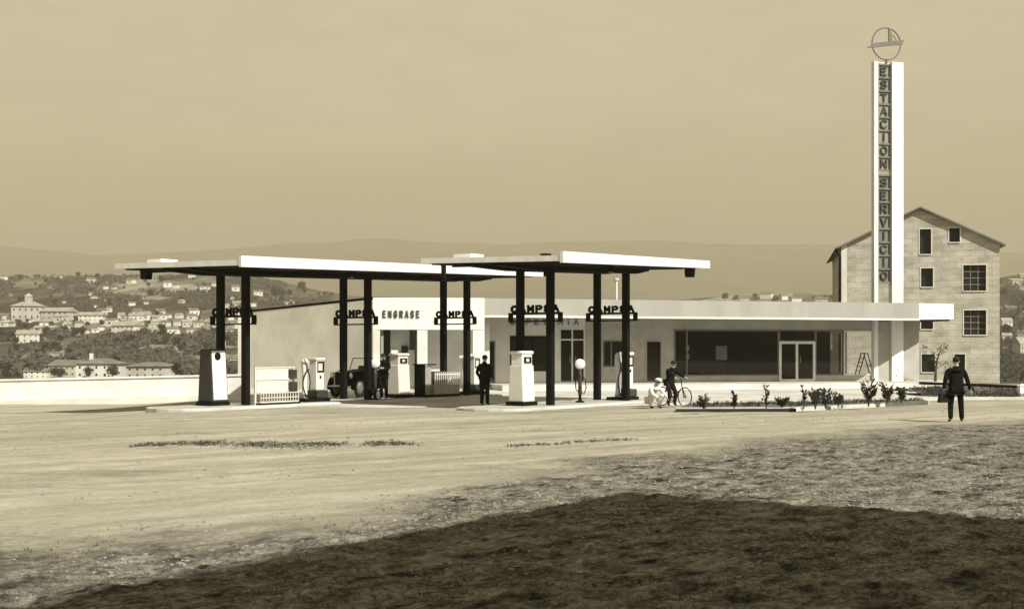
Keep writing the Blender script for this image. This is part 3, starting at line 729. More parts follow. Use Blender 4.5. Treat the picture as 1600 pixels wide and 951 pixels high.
part('workshop_roof', MB().prism([(E0[0]-.02, E0[1]+.01), ept(1, .302), BR, BL, (PW[0]-.05, PW[1]+.02), (SW[0]-.01, SW[1]-.02)], [4.31, 4.30, 4.25, 3.9, 3.86, 3.87], [4.42, 4.36, 4.36, 4.0, 3.95, 3.97]), 'black_steel', ST, world=True)
eb('back_wall', 611, 765, BK, BK+.25, .13, 4.3, 'white_paint'); eb('deep_wall', 560, 612, 6.0, 6.2, .13, 4.2, 'grey_render')
f0 = fpx(583); part('bay_wall', MB().prism([(E0[0]+.33, E0[1]+.302), (E0[0]+.45, E0[1]+.302), ept(.06, 5.9), ept(.03, 5.9)], .13, 4.2), 'grey_render', ST, world=True)
eb('column', 652, 668, .02, .5, .13, 2.898, 'white_paint'); eb('column', 739, 757, .02, .5, .13, 2.898, 'white_paint')
eb('bay_partition', 650, 655, .9, BK-.02, .13, 4.2, 'grey_render')
eb('bay_screen', 610, 640, 1.1, 1.25, .13, 4.2, 'white_paint')
nb = eb('notice_board', 627, 637, 1.0, 1.08, 1.62, 2.15, 'dark_green')
eb('cabinet', 611, 622, .5, .95, .13, 1.95, 'white_paint'); eb('cabinet', 639, 648, .5, .95, .13, 1.95, 'white_paint')
eb('bay_ceiling', 583, 757, .31, BK-.01, 3.2, 3.3, 'cream_paint')
want = math.dist(ept(fpx(598)), ept(fpx(656))); tm_ = block_letters('ENGRASE', .33, want/7*.66, want/7*.396, .050, .05)
fm = (fpx(598)+fpx(656))/2; pp = ept(fm, -.03)
for tm in tm_: part('letter', face_text(tm, (pp[0], pp[1], Z(496, 59.6)), (E1[0]-E0[0], E1[1]-E0[1])), 'letter_brown', ST, world=True)

# stepladder inside the showroom
def ladder():
    d = WL(0, 0)[1]; p = WL(tpx(1352, 5.2), 5.2)
    t = thing('stepladder', 'wooden stepladder standing open behind the corner glass of the showroom', 'stepladder', (p[0], p[1], .335), rzb)
    for y, nm in ((-.45, 'front_ladder'), (.45, 'rear_frame')):
        m = MB()
    a_ = MB(); a_.tube([(-.55, -.1, 0), (-.08, -.1, 1.45)], .03, 6); a_.tube([(-.55, .3, 0), (-.08, .3, 1.45)], .03, 6)
    for k in range(1, 6): f = k/6; a_.box(lerp(-.55, -.08, f)-.05, lerp(-.55, -.08, f)+.05, -.1, .3, 1.45*f-.015, 1.45*f+.015)
    part('ladder_side', a_, 'wood', t)
    b_ = MB(); b_.tube([(.55, -.1, 0), (.08, -.1, 1.45)], .03, 6); b_.tube([(.55, .3, 0), (.08, .3, 1.45)], .03, 6); b_.box(.28, .33, -.1, .3, .75, .8)
    part('support_side', b_, 'wood', t)
    part('top_step', MB().box(-.12, .12, -.14, .34, 1.44, 1.48), 'wood', t)
ladder()

# ------------------------------------------------------------------ sign tower
def tower():
    c0 = 3.05; t0, t1 = tpx(1366, c0), tpx(1411, c0); w = t1-t0
    p = WL((t0+t1)/2, c0)
    T = thing('sign_tower', 'tall white double slab tower with vertical lettering and ring emblem', 'sign tower', (p[0], p[1], .3), rzb)
    ztop = Z(97, p[1])-.3; h = w/2
    wl_, wr = w*.14, w*.40
    part('narrow_slab', MB().box(-h, -h+wl_, 0, .30, 0, ztop), 'white_board', T, bevel=.01)
    part('wide_slab', MB().box(h-wr, h, -.05, .30, 0, ztop), 'white_board', T, bevel=.01)
    part('top_cap', MB().box(-h+wl_+.002, h-wr-.002, .17, .29, ztop-.12, ztop-.01), 'white_board', T)
    part('lower_core', MB().box(-h+wl_+.002, h-wr-.002, .12, .29, 0, 3.2), 'grey_render', T)
    xa_, xb_ = -h+wl_+.004, h-wr-.004; xm = (xa_+xb_)/2
    zt = Z(101, p[1])-.3; zb_ = Z(441, p[1])-.3; gap = Z(266, p[1])-.3; gap2 = Z(274, p[1])-.3
    for word, za_, zc in (('ESTACION', zt, gap), ('SERVICIO', gap2, zb_)):
        n = len(word); ch = (za_-zc)/n
        fr = MB(); 
        for i in range(n+1): fr.box(xa_+.04, xb_-.04, .07, .15, za_-i*ch-.05, za_-i*ch+.05)
        fr.box(xa_, xa_+.06, .05, .16, zc-.05, za_+.05); fr.box(xb_-.06, xb_, .05, .16, zc-.05, za_+.05)
        L_ = part('letter_rack', fr, 'steel_grey', T)
        for i, s in enumerate(word):
            tm = block_text(s, ch*.66, .40, .1, .075, .04); tm.v = [(v[0], v[1]-ch*.33, v[2]) for v in tm.v]
            part('letter', face_text(tm, (xm, .09, za_-(i+.5)*ch), (1, 0)), 'letter_brown', L_)
        part('letter_backing', MB().box(xa_+.062, xb_-.062, .152, .165, zc, za_), 'letter_panel' if word == 'ESTACION' else 'letter_panel_dark', L_)
    # ring emblem
    zc = Z(68, p[1])-.3; rr = 25/F*p[1]
    E = part('emblem_ring', MB().ring((-.05, .15, zc), (1, 0, 0), (0, 0, 1), rr, .038, 40, 8), 'sign_ring', T)
    part('emblem_band', MB().hexa([(-rr*1.45, .10, zc-.30), (rr*1.05, .10, zc+.02), (rr*1.05, .20, zc+.02), (-rr*1.45, .20, zc-.30), (-rr*.9, .10, zc+.0), (rr*1.15, .10, zc+.26), (rr*1.15, .20, zc+.26), (-rr*.9, .20, zc+.0)]), 'sign_ring', E)
    arm = MB().hexa([(rr*.10, .11, zc+.1), (rr*.38, .11, zc+.12), (rr*.38, .19, zc+.12), (rr*.10, .19, zc+.1), (rr*.08, .11, zc+rr*.95), (rr*.24, .11, zc+rr*.95), (rr*.24, .19, zc+rr*.95), (rr*.08, .19, zc+rr*.95)])
    arm.ring((-.05, .15, zc), (1, 0, 0), (0, 0, 1), rr*.74, .03, 20, 6, .1, .95)
    part('emblem_spoke', arm, 'sign_ring', E)
    part('emblem_mast', MB().tube([(-.05, .15, ztop-.05), (-.05, .15, zc-rr*.95)], .06, 8), 'sign_ring', E)
tower()

# ------------------------------------------------------------------ canopies
UX, UY = .578, .816; U = Vector((UX, UY, 0)); V = Vector((-UY, UX, 0)); RZU = math.atan2(UY, UX)
SPK = {3: [(7.3, -2.60, .22)], 2: [(-.05, .15, .10)]}
def canopy(B1, posts, nb_, W, Lr, a_off, ztop, zsl, zbeam, label, tips, signs):
    """local frame: x along the post rows (away to the right), y across (away to the left); origin at nearest front post"""
    T = thing('fuel_canopy', label, 'canopy', (B1[0], B1[1], 0), RZU)
    x0, x1 = -nb_, Lr-nb_; y0, y1 = -a_off, W-a_off
    def zt(x, y):      # slab bottom: rises to the right end and a little to the far side
        return lerp(zsl[0], zsl[1], (x-x0)/(x1-x0))+zsl[2]*(y-y0)/(y1-y0)
    pl = [(x0, y0+.12), (x1, y0+.12), (x1, y1), (x0, y1)]
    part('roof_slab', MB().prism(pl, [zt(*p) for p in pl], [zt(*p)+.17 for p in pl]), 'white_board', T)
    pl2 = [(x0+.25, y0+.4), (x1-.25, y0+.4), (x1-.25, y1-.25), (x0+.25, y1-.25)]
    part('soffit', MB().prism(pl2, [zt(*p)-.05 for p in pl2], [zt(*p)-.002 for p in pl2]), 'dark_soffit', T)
    f0, f1 = zt(x0, y0), zt(x1, y0)
    part('fascia', MB().prism([(x0-.02, y0), (x1+.02, y0), (x1+.02, y0+.117), (x0-.02, y0+.117)], [f0-.05, f1-.03, f1-.03, f0-.05], [f0+.29, f1+.24, f1+.24, f0+.29]), 'white_board', T)
    rows = (0.0, 1.22)
    for y in rows:
        xs2 = [x0+tips[0], posts[0]-.7, posts[-1]+.7, x1-tips[1]]
        top = [zt(x, y)-.055 for x in xs2]; dep = [.06, .17, .17, .06]
        g = MB(); w2 = .11
        for i in range(3):
            a, b = xs2[i], xs2[i+1]
            g.hexa([(a, y-w2, top[i]-dep[i]), (b, y-w2, top[i+1]-dep[i+1]), (b, y+w2, top[i+1]-dep[i+1]), (a, y+w2, top[i]-dep[i]), (a, y-w2, top[i]), (b, y-w2, top[i+1]), (b, y+w2, top[i+1]), (a, y+w2, top[i])])
        part('girder', g, 'black_steel', T)
        for x in posts:
            part('post', MB().box(x-.10, x+.10, y-.115, y+.115, 0, zt(x, y)-.20), 'black_steel', T, bevel=.008)
    k = 5 if len(posts) == 3 else 4
    for i in range(k):
        x = lerp(x0+1.2, x1-1.2, i/(k-1)); yy = [(y0+.5), (y1-.4)]
        z_ = zt(x, .6)-.05
        part('cross_beam', MB().hexa([(x-.06, yy[0], z_-.10), (x+.06, yy[0], z_-.10), (x+.06, yy[1], z_-.10+zsl[2]*.7), (x-.06, yy[1], z_-.10+zsl[2]*.7), (x-.06, yy[0], zt(x, yy[0])-.052), (x+.06, yy[0], zt(x, yy[0])-.052), (x+.06, yy[1], zt(x, yy[1])-.052), (x-.06, yy[1], zt(x, yy[1])-.052)]), 'black_steel', T)
    for i, x in enumerate(posts):
        zz = signs[i]; m = MB(); ya, yb = -.46, 1.68
        m.box(x-.05, x+.05, ya, yb, zz, zz+.05); m.box(x-.05, x+.05, ya, yb, zz+.25, zz+.32)
        m.box(x-.06, x+.06, ya, ya+.13, zz+.05, zz+.25); m.box(x-.06, x+.06, yb-.13, yb, zz+.05, zz+.25)
        S = part('sign_rack', m, 'black_steel', T)
        tm_ = block_letters('CAMPSA', .25, .26, .075, .07, .06)
        for tm in tm_: part('letter', face_text(tm, (x-.03, .61, zz+.315), (0, -1)), 'black_steel', S)
    for (x, y, zo) in SPK[len(posts)]:
        zz = zt(x, y)+zo
        part('loudspeaker', MB().hexa([(x-.06, y-.06, zz-.5), (x+.06, y-.06, zz-.5), (x+.06, y+.06, zz-.5), (x-.06, y+.06, zz-.5), (x-.06, y-.06, zz), (x+.06, y-.06, zz), (x+.06, y+.06, zz), (x-.06, y+.06, zz)]).hexa([(x-.06, y-.06, zz+.001), (x+.06, y-.06, zz+.001), (x+.06, y+.06, zz+.001), (x-.06, y+.06, zz+.001), (x-.15, y-.14, zz+.25), (x+.15, y-.14, zz+.25), (x+.15, y+.14, zz+.25), (x-.15, y+.14, zz+.25)]), 'black_steel', T)
    # little vents on the roof
    for (x, y) in ((x0+1.0, y1-1.2), (x0+Lr*.52, y1-.9)):
        part('roof_vent', MB().box(x-.35, x+.35, y-.35, y+.35, zt(x, y)+.172, zt(x, y)+.30), 'white_board', T)
    return T, zt, (x0, x1, y0, y1)
B1 = (-8.84, 42.5)
T1, zt1, ex1 = canopy(B1, [0, 6.05, 12.1], 2.5, 6.1, 16.5, 2.52, None, (4.50, 4.98, .12), None, 'long flat white fuel canopy on six black posts', (.15, .3), (2.76, 2.86, 2.98))
B2 = (1.275, 42.5)
T2, zt2, ex2 = canopy(B2, [0, 4.96], 3.05, 5.55, 9.75, 2.5, None, (4.60, 4.93, .14), None, 'shorter flat white fuel canopy on four black posts', (.15, .2), (2.86, 2.98))
def lamp(T, zt, x, y, label, s=1.0):
    p = frame(T) @ Vector((x, y, zt(x, y)))
    t = thing('canopy_lamp', label, 'lamp', (p.x, p.y, p.z), RZU, 'box lamps under the canopies')
    part('stem', MB().tube([(0, 0, 0), (0, 0, -.06)], .03, 6), 'black_steel', t)
    part('lamp_box', MB().hexa([(-.13*s, -.13*s, -.36*s), (.13*s, -.13*s, -.36*s), (.13*s, .13*s, -.36*s), (-.13*s, .13*s, -.36*s), (-.15*s, -.15*s, -.055), (.15*s, -.15*s, -.055), (.15*s, .15*s, -.055), (-.15*s, .15*s, -.055)]), 'black_steel', t, bevel=.01)
    part('lens', MB().box(-.09*s, .09*s, -.09*s, .09*s, -.375*s, -.361*s), 'poster', t)
lamp(T1, zt1, ex1[0]+.5, ex1[3]-1.0, 'black box lamp under left tip of the long canopy')
lamp(T1, zt1, 3.4, ex1[2]+.9, 'black box lamp under middle of the long canopy edge', .7)
lamp(T2, zt2, ex2[1]-.5, ex2[2]+.55, 'black box lamp under right tip of the shorter canopy')
lamp(T2, zt2, 1.7, ex2[2]+1.2, 'black box lamp under middle of the shorter canopy', .7)

# islands
def island(B, x0, x1, name, label):
    t = thing(name, label, 'pump island', (B[0], B[1], 0), RZU)
    pl = []
    for k in range(9): a = PI/2+PI*k/8; pl.append((x0+1.25*math.cos(a)*.8, .6+1.25*math.sin(a)))
    for k in range(9): a = -PI/2+PI*k/8; pl.append((x1+1.25*math.cos(a)*.8, .6+1.25*math.sin(a)))
    part('kerb', MB().prism(pl, -.3, .085), 'pale_concrete', t, bevel=.02)
    pl2 = [(p[0]*1.0+(.16 if p[0] < x0 else (-.16 if p[0] > x1 else 0)), .6+(p[1]-.6)*.86) for p in pl]
    part('top_slab', MB().prism(pl2, .0, .093), 'concrete', t)
island(B1, -2.2, 13.6, 'pump_island', 'long pale pump island with rounded kerb under the six post canopy')
island(B2, -2.4, 6.2, 'pump_island', 'shorter pale pump island with rounded kerb under the four post canopy')

# ------------------------------------------------------------------ pumps and forecourt fittings
def loc_on(B, x, y, z=.093):
    p = Vector((B[0], B[1], 0))+U*x+V*y; return (p.x, p.y, z)
def column_pump(B, x, y, label, h=1.72, m='cream_paint', z=.093):
    t = thing('fuel_pump', label, 'fuel pump', loc_on(B, x, y, z), RZU, 'fuel pumps on the islands')
    part('base', MB().box(-.62, .62, -.34, .34, 0, .12), 'black_steel', t, bevel=.015)
    part('motor_box', MB().box(.0, .56, -.30, .26, .122, .40), 'dark_green', t, bevel=.04)
    part('meter_column', MB().box(.08, .48, -.17, .17, .402, h-.10), m, t, bevel=.03)
    part('top_cap', MB().box(.04, .52, -.20, .20, h-.098, h), m, t, bevel=.03)
    for s in (-1, 1):
        dl = part('dial_window', MB().box(.12, .46, min(s*.172, s*.19), max(s*.172, s*.19), h-.52, h-.13), 'black_steel', t)
        part('counter_face', MB().box(.14, .36, min(s*.192, s*.20), max(s*.192, s*.20), h-.46, h-.20), 'poster', dl)
        part('badge', MB().box(.24, .32, min(s*.172, s*.185), max(s*.172, s*.185), h-.74, h-.64), 'black_steel', t)
    part('hose_column', MB().lathe([(.12, .122), (.10, .3), (.085, .6), (.09, 1.0), (.12, 1.25), (.13, 1.45), (.11, h-.08), (.05, h-.02)], (-.34, 0), 14), m, t, True)
    pts = [(-.34+.10, -.12, 1.15)]
    for k in range(13):
        a = PI*k/12; pts.append((-.34-.02-.20*math.sin(a), -.13, lerp(1.1, .18, k/12)))
    for k in range(7): a = k/6; pts.append((-.34+.13*math.sin(PI*a), -.14, lerp(.18, 1.2, a)))
    part('hose', MB().tube(pts, .024, 6), 'rubber', t, True)
    nz = MB().tube([(-.34, -.13, 1.15), (-.38, -.15, 1.35), (-.52, -.15, 1.52)], [.035, .03, .018], 7); part('nozzle', nz, 'steel_grey', t)
    return t
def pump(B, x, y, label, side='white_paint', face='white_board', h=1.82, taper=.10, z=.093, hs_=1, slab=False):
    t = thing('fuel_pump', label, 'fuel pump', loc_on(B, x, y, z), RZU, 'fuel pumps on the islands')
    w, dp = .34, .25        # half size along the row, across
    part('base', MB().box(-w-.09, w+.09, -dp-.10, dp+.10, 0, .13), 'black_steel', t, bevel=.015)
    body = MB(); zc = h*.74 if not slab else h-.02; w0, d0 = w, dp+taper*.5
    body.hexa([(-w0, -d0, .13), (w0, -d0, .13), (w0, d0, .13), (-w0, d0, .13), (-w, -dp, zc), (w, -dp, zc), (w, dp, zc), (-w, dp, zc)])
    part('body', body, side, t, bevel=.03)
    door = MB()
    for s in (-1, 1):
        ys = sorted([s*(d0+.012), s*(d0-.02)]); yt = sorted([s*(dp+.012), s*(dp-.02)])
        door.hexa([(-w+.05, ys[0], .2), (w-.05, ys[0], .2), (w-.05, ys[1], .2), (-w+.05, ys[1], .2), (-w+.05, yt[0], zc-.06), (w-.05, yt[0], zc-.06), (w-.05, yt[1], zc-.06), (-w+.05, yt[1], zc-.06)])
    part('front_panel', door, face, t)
    if slab:
        for s in (-1, 1):
            m = MB().lathe([(.0, -.012), (.13, -.012), (.13, .012), (.0, .012)], n=18).xf(Matrix.Translation((-.05, s*(dp+.03), h-.26)) @ Matrix.Rotation(PI/2, 4, 'X'))
            part('dial_window', m, 'black_steel', t)
        return t
    hd = MB(); hd.box(-w*.86, w*.86, -dp*.9, dp*.9, zc+.002, h-.12); part('meter_head', hd, face, t, bevel=.03)
    cp = MB(); cp.box(-w*1.02, w*1.02, -dp*1.06, dp*1.06, h-.118, h); part('top_cap', cp, face, t, bevel=.05)
    for s in (-1, 1):
        m = MB(); yy = s*(dp*.9+.004); m.box(-.20, .20, min(yy, yy+s*.03), max(yy, yy+s*.03), zc+.07, h-.20)
        dl = part('dial_window', m, 'black_steel', t)
        q = MB(); y2 = yy+s*.034; q.box(-.12, .05, min(y2, y2+s*.008), max(y2, y2+s*.008), zc+.11, h-.25)
        part('counter_face', q, 'poster', dl)
    # hose looping from the side to the holstered nozzle
    hs = MB(); pts = []
    for k in range(15):
        f = k/14; pts.append((hs_*(w+.02+.20*math.sin(PI*f)), lerp(-.05, .12, f), zc-.02-(.75*math.sin(PI*f)+.12*f)))
    hs.tube(pts, .022, 6); part('hose', hs, 'rubber', t, True)
    nz = MB(); nz.tube([(hs_*(w+.02), .12, zc-.14), (hs_*(w+.07), .12, zc-.02), (hs_*(w+.05), .12, zc+.10)], [.03, .025, .018], 6); nz.box(min(hs_*w, hs_*(w+.06)), max(hs_*w, hs_*(w+.06)), .08, .16, zc-.2, zc-.1)
    part('nozzle', nz, 'steel_grey', t)
    return t
pump(B1, -.75, .75, 'white fuel pump with dark side in front of leftmost canopy post', side='dark_green', h=1.88, slab=True, taper=.22)  # body in a darker tone than its front panels
column_pump(B1, 3.55, .45, 'cream twin column fuel pump between black car and low white rack', h=1.56)
pump(B1, 8.35, .45, 'cream fuel pump right of man beside the black car', side='cream_paint', face='cream_paint', h=1.72)
column_pump(B1, 13.1, .6, 'pale twin column fuel pump at far right end of long island', h=1.62)
pump(B2, -.72, .66, 'white fuel pump on dark base at left end of shorter island', h=1.80, side='cream_paint', face='white_board')
column_pump(B2, 5.5, .45, 'white twin column fuel pump behind rightmost black canopy post', h=1.76, m='white_paint')
def air_post(B, x, y, label):
    t = thing('air_post', label, 'air pump', loc_on(B, x, y), RZU-.9, 'air pumps with round white heads')
    part('foot', MB().lathe([(.16, 0), (.16, .04), (.06, .08), (.05, .2)], n=14), 'black_steel', t)
    part('stand', MB().lathe([(.05, .2), (.075, .35), (.06, .7), (.08, .95), (.05, 1.15)], n=12), 'dark_green', t, True)
    m = MB().lathe([(.02, -.07), (.15, -.06), (.185, -.02), (.185, .02), (.15, .06), (.02, .07)], n=20).xf(Matrix.Translation((0, 0, 1.34)) @ Matrix.Rotation(PI/2, 4, 'X'))
    part('gauge_head', m, 'white_board', t, True)
    part('hose', MB().tube([(.06, 0, .95), (.18, 0, .8), (.22, .02, .5), (.14, .02, .3), (.02, .05, .34), (-.14, .02, .45), (-.16, 0, .75), (-.06, 0, .95)], .02, 6), 'rubber', t, True)
air_post(B2, 2.55, .45, 'round headed air pump post in front of cafe door')
air_post(B1, 6.3, -.14, 'round headed air pump post beside man at the black car')

# low white rack by the first post
def rack():
    t = thing('display_rack', 'low white display rack with wire basket beside left canopy post', 'display rack', loc_on(B1, 1.25, -.15), RZU)
    part('back_panel', MB().box(-.85, .62, .06, .10, .45, 1.22), 'cream_render', t)
    for z in (.42, .82, 1.22): part('rail', MB().box(-.9, .9, .03, .13, z, z+.035), 'cream_paint', t)
    for x in (-.9, .88): part('upright', MB().box(x-.025, x+.025, .05, .11, 0, 1.26), 'white_paint', t)
    g = MB()
    for i in range(15): x = -.86+i*.125; g.box(x-.012, x+.012, -.16, -.14, .08, .40)
    for z in (.08, .22, .38): g.box(-.88, .9, -.165, -.135, z, z+.025)
    g.box(-.88, .9, -.16, .1, .06, .085)
    part('wire_basket', g, 'cream_render', t)
    part('dark_tin', MB().box(.64, .88, -.10, .12, .85, 1.16), 'dark_green', t); part('dark_tin', MB().box(.62, .88, -.12, .12, .10, .74), 'dark_green', t)
    part('skirting', MB().box(-.9, .95, -.2, .14, 0, .055), 'black_steel', t)
rack()
def oil_stand():
    t = thing('oil_stand', 'grey oil stand with picket rail and white tin on long island', 'display stand', loc_on(B1, 10.25, .1), RZU)
    part('end_panel', MB().box(-1.0, -.62, -.22, .2, .1, 1.22), 'grey_paint', t); part('dark_panel', MB().box(-1.12, -1.005, -.24, .22, .05, 1.25), 'black_steel', t)
    part('canopy_board', MB().box(-1.15, -.4, -.3, .28, 1.252, 1.30), 'black_steel', t)
    part('counter', MB().box(-.615, 1.0, -.38, .33, .1, .46), 'grey_paint', t)
    pk = MB()
    for i in range(13): x = -.58+i*.13; pk.box(x-.02, x+.02, -.40, -.37, .46, .98)
    pk.box(-.6, 1.02, -.41, -.39, .86, .90)
    part('picket_rail', pk, 'cream_paint', t)
    part('skirting', MB().box(-1.12, 1.02, -.42, .30, 0, .098), 'black_steel', t)
    part('back_board', MB().box(-.6, 1.0, .2, .26, .461, 1.0), 'dark_green', t)
    part('tin', MB().lathe([(.0, .462), (.11, .462), (.11, .74), (.05, .78)], (.55, -.2), 14), 'white_board', t)
    for x in (-.3, -.02, .25): part('tin', MB().lathe([(.0, .462), (.09, .462), (.09, .68), (.04, .72)], (x, -.15), 12), 'dark_green', t)
oil_stand()

# ------------------------------------------------------------------ flower bed
def bed():
    x0, x1 = X(1050, 40.4), X(1430, 47)
    pl = [(X(1056, 39.6), 39.6), (X(1243, 39.9), 39.9), (X(1330, 42.2), 42.2), (X(1452, 45.5), 45.5), (X(1440, 47.4), 47.4), (X(1240, 44.5), 44.5), (X(1072, 43.2), 43.2)]
    t = thing('flower_bed', 'long soil flower bed with dark faced kerb before the showroom', 'flower bed', (pl[0][0], pl[0][1], 0))
    part('kerb', MB().prism(pl, -.3, .12), 'pale_concrete', t, world=True)
    a, b = pl[0], pl[1]
    part('kerb_face', MB().prism([(a[0], a[1]-.10), (b[0], b[1]-.10), (b[0], b[1]-.003), (a[0], a[1]-.003)], -.3, .10), 'dark_kerb', t, world=True)  # darker face along the first kerb segment only
    cx = sum(p[0] for p in pl)/7; cy = sum(p[1] for p in pl)/7
    pl2 = [(cx+(p[0]-cx)*.965, cy+(p[1]-cy)*.82) for p in pl]
    part('soil', MB().prism(pl2, .0, .132), 'bed_soil', t, world=True)
bed()
def shrub(px, py, wpx, hpx, m, label, style='bush', z=.13):
    d = F*(EYE-z)/(py-550.0); k = d/F; w, h = wpx*k, hpx*k
    t = thing('shrub', label, 'shrub', (X(px, d), d, z), random.uniform(0, 6))
    st = MB(); fo = MB()
    n = 9 if style == 'bush' else (4 if style == 'upright' else 12)
    for i in range(n):
        a = 2*PI*i/n+random.uniform(-.3, .3); r = random.uniform(.15, .5)*w*(1 if style != 'upright' else .55); hh = h*random.uniform(.6, 1)
        p = [(0, 0, -.02), (r*.35*math.cos(a), r*.35*math.sin(a), hh*.45), (r*math.cos(a), r*math.sin(a), hh)]
        st.tube(p, [.018, .012, .004], 5)
        for j in range(26 if style != 'agave' else 14):
            f = random.uniform(.3, 1.0); q = Vector(p[0]).lerp(Vector(p[2]), f); q += Vector((random.gauss(0, .05*w+.012), random.gauss(0, .05*w+.012), random.gauss(0, .03*h)))
            dr = Vector((math.cos(a)*random.uniform(.2, 1), math.sin(a)*random.uniform(.2, 1), random.uniform(.3, 1))).normalized(); s = random.uniform(.035, .12)*(1 if style != 'agave' else 1.5)
            b = dr.orthogonal().normalized()*s*.3
            fo.add([q-dr*s*.3, q+b, q+dr*s, q-b], [(0, 1, 2, 3)])
    part('stem', st, 'bark', t); part('foliage', fo, m, t)
def bed_weed_region():
    while True:
        px = random.uniform(1075, 1440); d = random.uniform(40.4, 46.6)
        lo = np.interp(px, [1056, 1243, 1330, 1452], [40.3, 40.6, 42.8, 46.0]); hi = np.interp(px, [1072, 1240, 1440], [42.8, 44.1, 47])
        if lo < d < hi and float(fbm(np.array(px/25), np.array(d), 3, 71)) > .40: return X(px, d), d
mbw = MB()
for _ in range(900):
    x, y = bed_weed_region(); h = random.uniform(.04, .16)
    for _b in range(5):
        a = random.uniform(0, 6.28); l = h*random.uniform(.2, .8); c, s_ = math.cos(a+1.6)*h*.12, math.sin(a+1.6)*h*.12
        mbw.add([(x-c, y-s_, .12), (x+c, y+s_, .12), (x+math.cos(a)*l, y+math.sin(a)*l, .132+h*random.uniform(.4, 1))], [(0, 1, 2)])
tag(link('bed_weeds', mbw.mesh('bed_weeds'), 'leaf_mid'), 'weeds and grass growing over the flower bed soil', None, None, 'stuff')
shrub(1100, 640, 16, 24, 'leaf_mid', 'small pale flowering shrub at left end of flower bed')
shrub(1147, 638, 9, 29, 'leaf_dark', 'slim dark upright shrub second from left in flower bed', 'upright')
shrub(1197, 640, 18, 42, 'leaf_dark', 'dark shrub leaning right, left of the white showroom door', 'upright')
shrub(1222, 636, 26, 16, 'leaf_mid', 'low feathery shrub just left of the white showroom door')
shrub(1256, 637, 12, 40, 'leaf_dark', 'thin tall shrub directly before the white showroom door', 'upright')
shrub(1274, 638, 20, 32, 'leaf_dark', 'dark bush right of the thin tall shrub', 'bush')
shrub(1290, 637, 22, 32, 'leaf_dark', 'thick dark bush before right showroom window', 'bush')
shrub(1310, 634, 16, 22, 'leaf_mid', 'brownish round bush right of the thick dark bush', 'bush')
shrub(1357, 634, 34, 44, 'leaf_dark', 'large spiky dark shrub below the stepladder', 'agave')
shrub(1386, 630, 24, 32, 'leaf_dark', 'medium dark shrub below the sign tower', 'bush')
shrub(1409, 628, 14, 23, 'leaf_dark', 'small dark shrub at right end of flower bed', 'bush')

